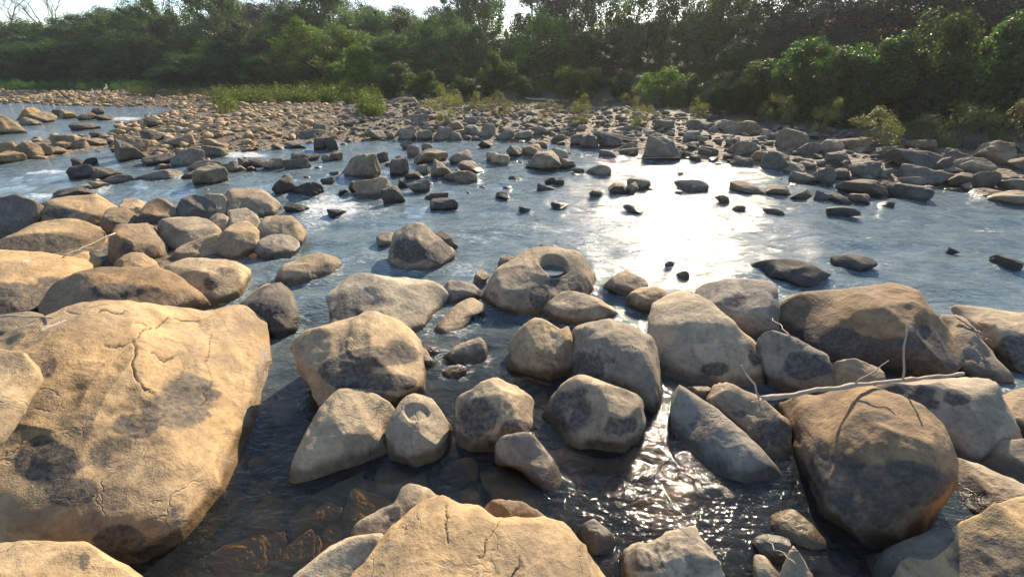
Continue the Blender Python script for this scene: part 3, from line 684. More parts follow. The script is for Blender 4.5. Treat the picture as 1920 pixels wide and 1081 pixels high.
R('tilted rock with a sharp crest sinking into dark water near the centre bottom', [(934, 832), (944, 820), (974, 815), (999, 816), (1014, 833), (1036, 862), (1051, 892), (1056, 918), (1056, 946), (1033, 931), (1009, 908), (981, 884), (946, 870), (932, 874)], 'g', 0.25, k=0.45, el=64, taz=30, faz=-35, seed=65, sink=0.04, edge=0.10, cap=0.6, side=(0.0, 0.15), facet=0.3)
R('tan boulder with a pointed left foot beside the twin hollow rock', [(547, 898), (551, 864), (574, 822), (600, 773), (637, 736), (666, 726), (696, 740), (737, 770), (740, 792), (727, 829), (727, 846), (692, 864), (648, 880), (604, 891)], 'p', 0.2, marks=[(690, 765, 30, 22, 0.25)], k=0.35, el=62, taz=-15, fel=36, seed=66, res=1.5, cap=0.7, side=(0.0, 0.15), facet=0.3)
R('smooth round rock with an oval hollow in its top', [(728, 842), (729, 803), (740, 777), (759, 751), (776, 741), (807, 751), (833, 773), (847, 796), (841, 827), (829, 846), (796, 860), (772, 867), (737, 856)], 'p', 0.12, dishes=[(783, 770, 0.095, 0.06, 0.032)], k=0.48, el=70, fel=36, seed=67, res=1.8, rough=0.5, facet=0.6)
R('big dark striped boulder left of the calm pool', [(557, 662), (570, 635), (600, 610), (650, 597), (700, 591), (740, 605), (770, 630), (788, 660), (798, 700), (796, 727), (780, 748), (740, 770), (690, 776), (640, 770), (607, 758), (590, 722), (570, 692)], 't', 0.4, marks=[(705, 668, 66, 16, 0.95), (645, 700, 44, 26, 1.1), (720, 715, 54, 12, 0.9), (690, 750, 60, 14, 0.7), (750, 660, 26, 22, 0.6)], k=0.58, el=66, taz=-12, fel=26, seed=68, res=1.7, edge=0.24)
# --- near bottom
R('crooked grey rock with a shadowed notch above the orange foreground boulder', [(664, 994), (681, 973), (715, 958), (737, 947), (752, 921), (766, 913), (796, 921), (814, 933), (837, 933), (853, 946), (820, 985), (770, 1015), (729, 1024), (670, 1024)], 'g', 0.3, marks=[(750, 985, 30, 16, 0.5)], k=0.45, el=68, taz=-15, seed=69, cap=0.6, side=(0.0, 0.2), facet=0.35)  # shadow of the notch is painted as a dark mark
R('cream slab at the bottom left of the orange foreground boulder', [(530, 1110), (559, 1080), (629, 1029), (685, 1014), (729, 1012), (735, 1040), (720, 1100), (640, 1180), (530, 1180)], 'p', 0.1, k=0.2, el=74, seed=70, cap=0.7)
R('cracked orange boulder top in the bottom foreground', [(670, 1090), (707, 1051), (737, 1007), (781, 966), (814, 946), (840, 943), (870, 957), (900, 962), (933, 979), (970, 974), (1018, 976), (1055, 988), (1088, 999), (1121, 1018), (1146, 1051), (1172, 1083), (1200, 1150), (1120, 1280), (940, 1320), (760, 1280), (650, 1170)], 'o', 0.12, marks=[(1000, 1045, 16, 8, 0.35), (860, 1058, 10, 6, 0.4)], cracks=[[(838, 948), (835, 985), (838, 1015)], [(975, 1040), (975, 1062), (960, 1081)], [(935, 980), (910, 1010), (895, 1040)]], k=0.06, el=84, taz=8, z0=0.25, facet=0.4, grow=0.985, seed=71, res=3.0, resa=1.7, resr=1.9, cap=0.9, edge=0.10)
R('dark brown rock peeping over the orange foreground boulder', [(888, 962), (911, 947), (944, 938), (977, 944), (1024, 973), (1010, 1000), (940, 1005), (900, 990)], 'b', 0.5, k=0.3, el=74, seed=72, z0=0.1, cap=0.5)
R('small grey stone right of the orange foreground boulder', [(1083, 996), (1114, 978), (1137, 992), (1149, 1018), (1146, 1036), (1120, 1042), (1095, 1020)], 'g', 0.2, k=0.4, seed=73)
R('pitted porous rock at the bottom edge in the glinting stream', [(1170, 1053), (1196, 1029), (1218, 1021), (1244, 1003), (1248, 988), (1274, 981), (1296, 995), (1301, 1014), (1318, 1032), (1341, 1062), (1350, 1100), (1300, 1150), (1200, 1150), (1162, 1095)], 'p', 0.6, marks=[(1235, 1022, 22, 12, 0.6), (1210, 1060, 30, 14, 0.5)], k=0.3, el=74, seed=74, res=1.6, rough=1.8, cap=0.6)
R('small oval stone at the foot of the grey wedge', [(1311, 906), (1336, 906), (1362, 918), (1382, 936), (1383, 948), (1351, 940), (1325, 924)], 'g', 0.2, k=0.4, el=74, seed=75, sink=0.03)
R('pale arched rock in the dark gap left of the great rounded boulder', [(1411, 997), (1436, 977), (1470, 959), (1492, 961), (1522, 988), (1548, 1020), (1510, 1022), (1470, 1016), (1418, 1008)], 't', 0.1, k=0.35, el=70, seed=76, sink=0.05)
R('bluish flat stone just below the pale arched rock', [(1410, 1016), (1440, 1006), (1475, 1014), (1480, 1050), (1462, 1074), (1430, 1066)], 'g', 0.1, k=0.15, el=84, seed=77, sink=0.02, cap=1.2)
R('small ochre stone at the bottom edge left of the pointed one', [(1418, 1044), (1434, 1042), (1453, 1068), (1470, 1085), (1470, 1130), (1418, 1130)], 'p', 0.1, k=0.3, el=74, seed=78)
R('small pointed stone at the bottom edge with a thin twig beside it', [(1466, 1080), (1488, 1026), (1506, 1050), (1524, 1083), (1526, 1130), (1466, 1130)], 'p', 0.1, k=0.45, el=68, seed=79)
R('orange rock with a rough sunlit crest in the bottom right corner', [(1685, 1100), (1713, 1055), (1757, 1025), (1798, 988), (1828, 970), (1865, 951), (1902, 946), (1990, 948), (2040, 1000), (2040, 1200), (1690, 1200)], 'o', 0.35, marks=[(1860, 1040, 70, 40, 0.5)], k=0.62, el=70, taz=-20, fel=40, z0=0.15, seed=80, res=1.8, cap=0.6)
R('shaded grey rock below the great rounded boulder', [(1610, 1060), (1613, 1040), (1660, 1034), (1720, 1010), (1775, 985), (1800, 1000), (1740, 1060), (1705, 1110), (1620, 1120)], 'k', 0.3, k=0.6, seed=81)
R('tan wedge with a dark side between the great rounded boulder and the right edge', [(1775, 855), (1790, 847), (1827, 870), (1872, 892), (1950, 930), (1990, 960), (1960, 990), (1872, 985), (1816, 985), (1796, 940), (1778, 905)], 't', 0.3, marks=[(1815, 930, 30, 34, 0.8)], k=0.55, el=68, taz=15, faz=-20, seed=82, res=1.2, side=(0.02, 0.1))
R('grey flat rock at the right edge above the tan wedge', [(1824, 864), (1850, 844), (1887, 830), (1960, 824), (2000, 850), (1990, 930), (1930, 925), (1870, 896)], 'g', 0.25, k=0.35, el=76, seed=83)
R('long black wet rock washed by the stream on the right', [(1414, 502), (1422, 490), (1470, 487), (1520, 496), (1550, 506), (1557, 520), (1545, 531), (1500, 533), (1450, 522), (1424, 512)], 'd', 0.2, k=0.5, seed=84, sink=0.06)
R('dark wet rock half under white water right of the long black one', [(1556, 490), (1572, 479), (1610, 479), (1645, 493), (1625, 502), (1590, 508)], 'd', 0.2, k=0.5, seed=85, sink=0.06)

SPECS.sort(key=lambda s: s[9].pop('ordv', 0) or max(p[1] for p in s[1]))        # farthest first
buf = np.full((360, 640), np.nan)                          # coarse record of what stands behind, 4 units a cell
HEROES = []
GU, GV = np.meshgrid(np.arange(-320, 2240, 4) + 2.0, np.arange(0, 1440, 4) + 2.0)
for (label, pts, tint, al, marks, cracks, lime, dishes, name, kw) in SPECS:
    b = Boulder(pts, **kw)
    b.settle(kw.get('z0', 0.0))
    m = (GU > b.u0 - 4) & (GU < b.u1 + 4) & (GV > b.v0 - 4) & (GV < b.v1 + 30)
    iy, ix = np.nonzero(m)
    u_, v_ = GU[iy, ix], GV[iy, ix]
    r_ = b.rel(u_, v_); ok = r_ < 0.97
    iy, ix, u_, v_, r_ = iy[ok], ix[ok], u_[ok], v_[ok], r_[ok]
    for _ in range(16):                                    # keep the stone shallow enough to clear the one behind it
        d = b.depth(u_, v_, r_)
        cur = buf[iy, ix]; ov = ~np.isnan(cur)
        if ov.sum() < 3: break
        need = np.percentile(d[ov] + 0.01 - cur[ov], 88)
        if need < 0: break
        if b.cap > 0.12: b.cap *= 0.82
        elif b.edge > 0.05: b.edge *= 0.7
    b.need = need if ov.sum() >= 3 else 0
    d = b.depth(u_, v_, r_)
    cur = buf[iy, ix]
    buf[iy, ix] = np.where(np.isnan(cur), d, np.fmin(cur, d))
    me, org = b.build(marks, cracks, lime, dishes)
    me.name = name
    o = link(name, me, loc=org)
    o.color = (*TINT[tint], al)
    tag(o, label, 'rock', 'boulders of the near and middle stream')
    HEROES.append((b, o, label))
for b, o, l in HEROES:
    if b.need > 0.03: print('TIGHT %.2f size %.2f cap %.2f %s' % (b.need, b.size, b.cap, l[:50]))

# pool of rain water in the ring-shaped boulder
for b, o, l in HEROES:
    if l.startswith('ring-shaped'):
        c0 = EYE + b.depth(np.array([1033.0]), np.array([494.0]), np.array([0.3]))[0] * ray(1033.0, 494.0)
        n = 40
        V = [(0, 0, 0)] + [tuple(b.sd * 0.17 * math.cos(2 * math.pi * i / n) + b.hd * 0.17 * math.sin(2 * math.pi * i / n)) for i in range(n)]
        V = np.array(V) + c0 + np.array((0, 0, -0.085)) - np.array(o.location)
        me = mk_mesh('pool', V, [np.array([(0, 1 + i, 1 + (i + 1) % n) for i in range(n)])], POOLW, False, {'murk': np.full(n + 1, 0.6), 'chop': np.full(n + 1, 0.05), 'foam': np.zeros(n + 1)})
        pool = link('pool', me, o)
        pool['label'] = 'round pool of still water reflecting the sky'

# ------------------------------------------------------------------ stone library for everything farther away
def ico(sub):
    t = (1 + 5 ** 0.5) / 2
    V = [(-1, t, 0), (1, t, 0), (-1, -t, 0), (1, -t, 0), (0, -1, t), (0, 1, t), (0, -1, -t), (0, 1, -t), (t, 0, -1), (t, 0, 1), (-t, 0, -1), (-t, 0, 1)]
    V = [np.array(v) / np.linalg.norm(v) for v in V]
    F = [(0, 11, 5), (0, 5, 1), (0, 1, 7), (0, 7, 10), (0, 10, 11), (1, 5, 9), (5, 11, 4), (11, 10, 2), (10, 7, 6), (7, 1, 8), (3, 9, 4), (3, 4, 2), (3, 2, 6), (3, 6, 8), (3, 8, 9), (4, 9, 5), (2, 4, 11), (6, 2, 10), (8, 6, 7), (9, 8, 1)]
    for _ in range(sub):
        mid = {}; G = []
        def m(a, b):
            k = (min(a, b), max(a, b))
            if k not in mid:
                v = V[a] + V[b]; V.append(v / np.linalg.norm(v)); mid[k] = len(V) - 1
            return mid[k]
        for a, b, c in F:
            ab, bc, ca = m(a, b), m(b, c), m(c, a)
            G += [(a, ab, ca), (b, bc, ab), (c, ca, bc), (ab, bc, ca)]
        F = G
    return np.array(V), np.array(F)

def stone_shape(dirs, seed, rough=1.0):
    r = np.random.RandomState(seed)
    n = r.randn(13, 3); n /= np.linalg.norm(n, axis=1)[:, None]
    n = np.vstack([n, [(0, 0, 1), (0, 0, -1)]])
    n[13] += r.randn(3) * 0.25; n[13] /= np.linalg.norm(n[13])
    dist = r.uniform(0.38, 0.66, 15)
    c = dirs @ n.T
    lim = np.where(c > 0.05, dist / np.maximum(c, 0.05), 9)
    t = 21.0
    rad = -np.log(np.exp(-t * np.minimum(lim, 3)).sum(1)) / t
    P = dirs * rad[:, None]
    P += dirs * (rough * (0.035 * fbm(P * 4, 2, seed) + 0.015 * fbm(P * 12, 2, seed + 4)))[:, None]
    P -= (P.max(0) + P.min(0)) / 2
    return P / (P.max(0) - P.min(0))

D4, F4 = ico(4); D3, F3 = ico(3); D2, F2 = ico(2); D1, F1 = ico(1); D0, F0 = ico(0)
LIB4 = [mk_mesh('stone', stone_shape(D4, 40 + i), [F4], ROCK) for i in range(12)]
LIB3 = [mk_mesh('stone', stone_shape(D3, 40 + i), [F3], ROCK) for i in range(12)]
SUBM = [mk_mesh('stone', stone_shape(D3, 40 + i), [F3], SILTROCK) for i in range(4)]
RAW2 = [stone_shape(D2, 80 + i, 0.8) for i in range(10)]
RAW0 = [stone_shape(D0, 80 + i, 0.5) for i in range(10)]
RAW1 = [stone_shape(D1, 80 + i, 0.8) for i in range(10)]

STREAM = []       # stones standing in running water: (x, y, radius)
_n = [0]
def box_rock(x0, y0, x1, y1, tint, label, group, al=0.55, lib=LIB4, cat='rock', fast=None):
    """a stone whose extent in the photograph is x0..x1, y0..y1 standing on the ground or bed at its base"""
    _n[0] += 1
    r = np.random.RandomState(1000 + _n[0])
    W = land_at((x0 + x1) / 2, y1)
    s = float((W - EYE) @ FWD)
    w = (x1 - x0) * s / FPX; hpx = (y1 - y0) * s / FPX
    hor = math.hypot(W[0], W[1]); dep = math.atan2(EYE[2] - W[2], hor)
    D = w * r.uniform(0.65, 0.9)
    Hz = 0.98 * max(0.26 * w, (hpx - 0.40 * D * math.sin(dep)) / math.cos(dep))
    hd = np.array((W[0], W[1], 0)) / hor
    o = bpy.data.objects.new('boulder', lib[r.randint(len(lib))]); COL.objects.link(o)
    sink = 0.30
    o.scale = (w * 1.01, D, Hz / (1 - sink))
    o.location = tuple(W + hd * D * 0.42 + np.array((0, 0, Hz / (1 - sink) * (0.5 - sink))))
    o.rotation_euler = (r.uniform(-0.08, 0.08), r.uniform(-0.12, 0.12), math.atan2(-hd[0], hd[1]) + r.uniform(-0.3, 0.3) + (math.pi if r.rand() < 0.5 else 0))
    j = r.uniform(0.62, 0.94)
    o.color = (*(c * j for c in TINT[tint]), al)
    tag(o, label, cat, group)
    if W[2] < 0.06: STREAM.append((W[0] + hd[0] * D * 0.42, W[1] + hd[1] * D * 0.42, 0.5 * w, 0.5 * D))
    return o

G1 = 'rocks standing in the river'
for e in [
 (633, 282, 716, 333, 't', 'biggest rounded brown boulder left of the midstream rock cluster'),
 (764, 272, 788, 293, 'g', 'small upright stone at the back of the midstream cluster'),
 (777, 281, 843, 308, 't', 'broad flat-topped rock at the back of the midstream cluster'),
 (729, 294, 769, 329, 'g', 'rounded rock at the left end of the midstream cluster'),
 (770, 307, 807, 329, 'g', 'small rock in the hollow of the midstream cluster'),
 (808, 303, 860, 334, 'g', 'humped rock in the centre of the midstream cluster'),
 (825, 318, 897, 345, 't', 'long front rock of the midstream cluster with a lit top'),
 (843, 283, 886, 308, 'g', 'leaning rock at the right back of the midstream cluster'),
 (856, 303, 911, 323, 'g', 'low rock at the right tip of the midstream cluster'),
 (760, 322, 795, 338, 'k', 'flat dark stone at the left front of the midstream cluster'),
 (763, 335, 807, 360, 'g', 'rounded dark-footed rock in front of the midstream cluster'),
 (747, 335, 767, 350, 'k', 'little dark stone between the midstream cluster and the tan-topped rock'),
 (667, 335, 738, 369, 't', 'tan-topped rock below the biggest rounded brown boulder'),
 (655, 339, 679, 359, 'k', 'small dark stone at the left side of the tan-topped rock'),
 (716, 350, 761, 381, 'd', 'black wet rock at the right foot of the tan-topped rock'),
 (806, 372, 860, 396, 'd', 'black wet rock, lower of a pair below the midstream cluster'),
 (797, 361, 843, 375, 'd', 'black wet rock, upper of a pair below the midstream cluster'),
 (790, 269, 812, 282, 'g', 'small round stone behind the midstream cluster, right one'),
 (752, 263, 775, 280, 'g', 'small round stone behind the midstream cluster, left one'),
 (701, 285, 730, 303, 'k', 'small dark stone behind the right of the biggest brown boulder'),
 (895, 263, 926, 277, 'k', 'dark low stone just off the far gravel bank in open water'),
 (911, 285, 936, 302, 'p', 'small pale stone, left of a pale pair in midstream'),
 (921, 289, 957, 310, 'p', 'small pale stone, right of a pale pair in midstream'),
 (949, 272, 981, 295, 'g', 'rounded rock at the left of the right-hand midstream group'),
 (978, 272, 1018, 293, 't', 'rock at the back of the right-hand midstream group'),
 (982, 285, 1053, 319, 'g', 'large dark-fronted rock of the right-hand midstream group'),
 (1030, 279, 1065, 299, 'p', 'pale rock behind the large dark-fronted midstream rock'),
 (1047, 296, 1087, 316, 'g', 'flat rock at the right end of the right-hand midstream group'),
 (999, 266, 1026, 277, 'g', 'low stone between the right-hand midstream group and the far bank'),
 (1093, 308, 1146, 331, 'g', 'flat-topped grey rock right of the right-hand midstream group'),
 (1071, 314, 1096, 324, 'g', 'low stone touching the left of the flat-topped grey rock'),
 (952, 329, 980, 340, 'k', 'small flat dark stone alone below the pale pair'),
 (1021, 331, 1042, 346, 'k', 'small wet stone, left of a dark pair in open water'),
 (1036, 335, 1058, 350, 'd', 'small wet stone, right of a dark pair in open water'),
 (1006, 347, 1042, 361, 'k', 'awash stone just below the dark pair in open water'),
 (925, 361, 958, 375, 'd', 'jagged black stone awash in the rapid left of the glint'),
 (1034, 380, 1068, 393, 'd', 'black stone awash, upper right of the ring-shaped boulder'),
 (973, 387, 996, 399, 'd', 'tiny black stone awash left of another black one'),
 (1139, 344, 1177, 365, 'k', 'left rock of the trio at the glint edge'),
 (1169, 342, 1196, 362, 'g', 'middle rock of the trio at the glint edge'),
 (1173, 335, 1218, 352, 'g', 'back rock of the trio at the glint edge'),
 (1104, 356, 1131, 370, 'g', 'small pointed stone left of the trio at the glint edge'),
 (1165, 387, 1205, 399, 'k', 'flat stone awash below the trio at the glint edge'),
 (1258, 334, 1326, 356, 'g', 'flat slab inside the sun glint'),
 (1339, 364, 1366, 378, 'b', 'little brown stone inside the sun glint'),
 (1365, 344, 1436, 365, 'b', 'long low ridge at the right of the sun glint'),
 (1433, 348, 1481, 369, 'g', 'flat stone ending the long low ridge in the glint'),
 (1481, 357, 1517, 375, 'k', 'dark block standing alone right of the long low ridge'),
 (1526, 359, 1555, 378, 'k', 'dark stone left of the paired flat rocks on the right'),
 (1552, 364, 1592, 381, 'k', 'left one of the paired flat rocks on the right'),
 (1590, 363, 1628, 381, 'k', 'right one of the paired flat rocks on the right'),
 (1574, 337, 1653, 367, 'k', 'large dark dome off the right bank'),
 (1644, 340, 1688, 364, 'k', 'rock squeezed between two dark domes off the right bank'),
 (1672, 346, 1735, 375, 'd', 'darkest round dome off the right bank'),
 (1550, 386, 1606, 406, 'k', 'low dark rock awash below the paired flat rocks'),
 (1428, 388, 1470, 402, 'g', 'sunken stone barely showing right of the glint'),
 (1372, 384, 1396, 395, 'b', 'tiny sunken stone inside the lower glint'),
 (1776, 466, 1795, 475, 'd', 'tiny black stone in the right-hand rapids'),
 (1857, 481, 1903, 504, 'd', 'black stone near the right edge in the rapids'),
 (1815, 574, 1839, 582, 'd', 'tiny dark stone behind the tan rock at the right edge'),
 (1646, 377, 1673, 387, 'k', 'small stone awash below the darkest round dome'),
 (1818, 358, 1880, 372, 'g', 'flat shallow slab near the right edge, upper one'),
 (1850, 368, 1935, 386, 't', 'flat shallow slab near the right edge, lower one'),
 (1243, 488, 1262, 504, 'g', 'foam-ringed small stone below the brightest glint, upper one'),
 (1262, 505, 1290, 527, 'k', 'foam-ringed small stone below the brightest glint, lower one'),
 (139, 309, 180, 336, 'd', 'jagged black rock at the lip of the left rapid'),
 (170, 311, 224, 333, 'k', 'low jagged rock right of the black one at the left rapid'),
 (140, 296, 163, 311, 'd', 'round black stone above the left rapid, left one'),
 (160, 295, 183, 309, 'd', 'round black stone above the left rapid, right one'),
 (176, 338, 215, 353, 't', 'small tan slab below the jagged rocks of the left rapid'),
 (200, 326, 250, 345, 'g', 'smooth grey sunken rock below the jagged rocks'),
 (101, 356, 125, 367, 'g', 'pale little stone just above the left boulder pile, left one'),
 (143, 348, 170, 360, 'p', 'pale little stone just above the left boulder pile, right one'),
 (110, 362, 175, 374, 'd', 'black wet ledge just above the left boulder pile'),
 (266, 322, 341, 341, 'g', 'flat grey rock left of the tall two-peaked rock'),
 (366, 309, 430, 348, 't', 'tall two-peaked rock in the left channel'),
 (359, 299, 422, 323, 't', 'rounded rock behind the tall two-peaked rock'),
 (345, 322, 372, 336, 'k', 'dark low stone at the left foot of the tall two-peaked rock'),
 (420, 306, 446, 324, 't', 'small tan stone right of the tall two-peaked rock, near one'),
 (440, 311, 462, 322, 't', 'small tan stone right of the tall two-peaked rock, far one'),
 (327, 277, 386, 312, 'g', 'steep dark-faced boulder on the edge of the gravel bar'),
 (274, 290, 327, 308, 'k', 'long dark wet rock left of the steep dark-faced boulder'),
 (451, 296, 480, 316, 'k', 'left stone of the low reef in the left channel'),
 (470, 297, 508, 314, 'g', 'middle stone of the low reef in the left channel'),
 (490, 295, 534, 317, 't', 'right stone of the low reef in the left channel'),
 (463, 312, 481, 321, 'k', 'small dark stone before the low reef'),
 (535, 298, 585, 320, 'k', 'flat-topped dark block standing in smooth water'),
 (547, 287, 572, 301, 'g', 'grey stone behind the flat-topped dark block'),
 (570, 289, 600, 301, 'k', 'dark stone behind the right of the flat-topped block'),
 (604, 290, 625, 304, 'g', 'pair of grey stones behind the biggest brown boulder, left'),
 (618, 284, 645, 302, 'g', 'pair of grey stones behind the biggest brown boulder, right'),
 (514, 330, 556, 364, 'd', 'black jagged rock at the head of the white rapid, left half'),
 (545, 340, 608, 367, 'd', 'black jagged rock at the head of the white rapid, right half'),
 (528, 327, 550, 344, 'g', 'brown peak behind the black jagged rock'),
 (612, 320, 636, 332, 'k', 'dark pebble left of the biggest brown boulder, upper'),
 (604, 333, 630, 347, 'k', 'dark pebble left of the biggest brown boulder, lower'),
 (536, 379, 580, 399, 'd', 'black rock awash in the white rapid beside the left pile'),
 (616, 392, 655, 403, 'd', 'black stone awash in the middle of the white rapid'),
 (588, 255, 615, 281, 'k', 'blocky dark boulder at the bar tip, left one of two'),
 (608, 257, 637, 281, 'd', 'blocky dark boulder at the bar tip, right one of two'),
 (540, 267, 575, 279, 'd', 'wet dark stone left of the blocky dark boulders'),
 (510, 270, 537, 281, 'g', 'grey stone at the edge of the side riffle'),
 (-20, 211, 47, 251, 'o', 'big ochre dome at the left edge in the far channel'),
 (39, 203, 78, 225, 'o', 'slanting ochre rock right of the big ochre dome'),
 (62, 210, 102, 231, 't', 'tail of slanting rock right of the big ochre dome'),
 (45, 220, 75, 235, 't', 'small low rocks under the slanting ochre rock'),
 (139, 229, 184, 244, 'k', 'dark flat-topped rock alone in the far channel'),
 (104, 252, 146, 270, 't', 'blocky tan rock at the right of the shoal island'),
 (137, 262, 168, 280, 'y', 'sunlit low rock in the tail of the shoal island'),
 (160, 258, 198, 275, 'y', 'last sunlit rock in the tail of the shoal island'),
 (104, 266, 134, 281, 'o', 'small ochre rock joining shoal island and its tail'),
 (-30, 268, 30, 292, 'y', 'yellow slab at the left end of the shoal island'),
 (-10, 285, 45, 308, 'y', 'yellow slab at the front of the shoal island'),
 (22, 268, 75, 295, 'y', 'large yellow rock in the middle of the shoal island'),
 (66, 268, 100, 293, 'y', 'notched yellow rock right of the middle of the shoal island'),
 (88, 276, 122, 290, 't', 'low tan rock at the right front of the shoal island'),
 (98, 205, 125, 219, 'k', 'dark rock with lit crest in the far channel'),
 (120, 207, 152, 222, 'o', 'ochre-crested rock in the middle of the far channel'),
 (150, 212, 180, 225, 'k', 'dark low rock right of the ochre-crested rock'),
 (172, 203, 195, 215, 'k', 'small dark rock at the far channel riffle, upper'),
 (180, 215, 212, 226, 'k', 'small dark rock at the far channel riffle, lower'),
]:
    box_rock(*e, G1)

G2 = 'large rocks of the far bank'
for e in [
 (1204, 253, 1275, 301, 'g', 'great dome boulder with a thin pole leaning across it'),
 (1084, 255, 1122, 279, 'k', 'dark rock left of the two rocks beside the dome boulder'),
 (1117, 248, 1163, 279, 'k', 'tall dark rock under the bundle of poles'),
 (1152, 267, 1196, 291, 'g', 'rounded rock touching the left foot of the dome boulder'),
 (1069, 252, 1094, 273, 'k', 'upright dark rock at the far waterline left of the poles'),
 (1121, 283, 1164, 295, 'g', 'low flat rock in the shallows before the dome boulder'),
 (1691, 312, 1777, 349, 'k', 'long dark boulder at the right waterline'),
 (1777, 325, 1826, 353, 'k', 'dark rock right of the long waterline boulder'),
 (1803, 318, 1857, 353, 'k', 'tall dark rock at the right waterline'),
 (1868, 333, 1945, 359, 'k', 'dark flat rock at the right edge of the waterline'),
 (1657, 279, 1747, 317, 'k', 'largest smooth boulder on the right bank'),
 (1424, 285, 1475, 323, 'k', 'tall rock at the right waterline beside the glint'),
 (1476, 324, 1523, 343, 'k', 'low rock at the waterline right of the tall one'),
 (1513, 312, 1558, 345, 'k', 'steep rock at the waterline between two low ones'),
 (1555, 316, 1593, 339, 'k', 'squat rock at the waterline left of the dark dome'),
 (1454, 244, 1507, 280, 'g', 'large pale-topped boulder on the upper right bank'),
 (1487, 266, 1534, 291, 'g', 'rock below the large pale-topped boulder'),
 (1372, 226, 1425, 252, 't', 'big block at the bend of the far bank'),
 (1340, 226, 1385, 248, 'g', 'rock behind the left of the big block'),
 (1624, 270, 1675, 295, 'k', 'rock above the largest smooth boulder'),
 (1765, 281, 1812, 310, 'k', 'dark rock right of the largest smooth boulder'),
 (1787, 296, 1848, 323, 'g', 'pale rock below the brown slope on the right'),
 (1816, 266, 1889, 308, 'b', 'large brown boulder at the upper right bank'),
 (1894, 288, 1950, 319, 'b', 'brown rock cut by the right edge on the bank'),
 (1589, 300, 1637, 330, 'k', 'rock above the squat waterline rock'),
 (1633, 313, 1660, 334, 'k', 'small rock left of the long waterline boulder'),
 (1678, 329, 1727, 347, 'g', 'flat pale rock before the long waterline boulder'),
 (1458, 305, 1503, 328, 'g', 'wedge behind the low waterline rock'),
 (1369, 294, 1409, 314, 'k', 'rounded rock at the right end of the bright glint'),
 (1405, 282, 1436, 303, 'g', 'rock left of the tall waterline rock'),
 (1360, 264, 1414, 290, 'g', 'pale rock inland of the bright glint'),
 (1308, 276, 1345, 293, 'k', 'rock at the waterline right of the dome boulder'),
 (1222, 224, 1262, 244, 'g', 'dark rock inland above the dome boulder'),
 (1285, 225, 1325, 243, 'k', 'bluish rock inland right of the dome boulder'),
 (1280, 246, 1312, 266, 'g', 'stone between dome boulder and bluish rock'),
 (1700, 262, 1750, 283, 'b', 'brown rock under the yellow shrub'),
 (1545, 285, 1590, 308, 'k', 'rock uphill of the squat waterline rock'),
 (1527, 262, 1575, 286, 'g', 'rock right of the large pale-topped boulder'),
 (1575, 255, 1625, 280, 'b', 'brown rock left of the yellow shrub'),
 (1738, 292, 1778, 318, 'k', 'rock in the gap right of the largest smooth boulder'),
 (1885, 268, 1935, 292, 'b', 'brown earthy rock at the top of the right bank'),
 (228, 262, 285, 302, 'k', 'big dark boulder at the left tip of the gravel bar'),
 (233, 253, 284, 288, 't', 'tan boulder behind the big dark one at the bar tip'),
 (316, 253, 365, 273, 't', 'broad tan rock on the gravel bar'),
 (272, 246, 310, 266, 'k', 'dark hump on the gravel bar left of the tan rock'),
 (381, 274, 425, 295, 'k', 'dark-fronted rock at the gravel bar edge'),
 (174, 245, 200, 258, 'k', 'dark stone at the upper tip of the gravel bar'),
 (200, 240, 232, 254, 't', 'tan stone at the upper tip of the gravel bar'),
 (276, 220, 308, 237, 'k', 'dark round stone on the back of the gravel bar'),
 (553, 244, 612, 260, 'k', 'long dark rock lying along the riffle'),
 (590, 232, 612, 246, 'g', 'rounded rock behind the long dark rock'),
 (690, 243, 722, 261, 'g', 'left rock of the far waterline row in midframe'),
 (747, 243, 781, 264, 'g', 'round rock of the far waterline row'),
 (782, 244, 813, 263, 't', 'tan rock of the far waterline row'),
 (812, 239, 850, 265, 'g', 'largest rock of the far waterline row'),
 (845, 248, 868, 265, 'g', 'leaning rock at the right of the largest in the row'),
 (770, 215, 808, 233, 'g', 'flat slab rock inland of the far waterline row'),
 (795, 228, 835, 243, 'g', 'round rock inland behind the largest of the row'),
 (840, 227, 872, 243, 't', 'tan rock inland right of the row'),
 (870, 235, 905, 252, 'g', 'oval rock right of the far waterline row'),
 (905, 232, 930, 254, 'g', 'upright oval rock on the far bank'),
 (895, 242, 918, 256, 'g', 'small oval rock below the upright oval'),
 (930, 245, 965, 264, 'g', 'low rock at the far waterline left of the midstream group'),
 (870, 220, 895, 235, 'g', 'small rock behind the oval rock'),
 (965, 246, 1000, 262, 'g', 'rock at the far waterline behind the right-hand group'),
 (1030, 252, 1060, 266, 'g', 'flat rock at the far waterline left of the upright dark rock'),
 (1000, 236, 1030, 252, 'g', 'rock inland behind the flat waterline rock'),
]:
    box_rock(*e, G2)

# ------------------------------------------------------------------ packed stones of the bar and the far bank
def scatter(n, ymin, ymax, xmin, xmax, smin, smax, seed, keep):
    r = np.random.RandomState(seed)
    P = np.column_stack([r.uniform(xmin, xmax, n), r.uniform(ymin, ymax, n)])
    size = smin * (smax / smin) ** (r.rand(n) ** 1.9)
    f = signed_dist(P, far_poly)
    k = keep(P, f, r)
    P, size, f = P[k], size[k], f[k]
    # apparent size
    d = np.hypot(P[:, 0], P[:, 1])
    return P, size, f, d

def in_view(P, margin=0.10):
    az = np.arctan2(P[:, 0], P[:, 1])
    return np.abs(az) < math.radians(52) 

bank_depth = lambda P: np.interp(P[:, 0], [-60, -20, -6, 4, 9, 14, 24], [7, 11, 11, 10, 7, 5.5, 5])
P, size, f, d = scatter(120000, 6, 75, -75, 26, 0.065, 0.50, 21, lambda P, f, r: (f > -0.35) & (f < bank_depth(P) + r.randn(len(P)) * 1.0) & in_view(P))
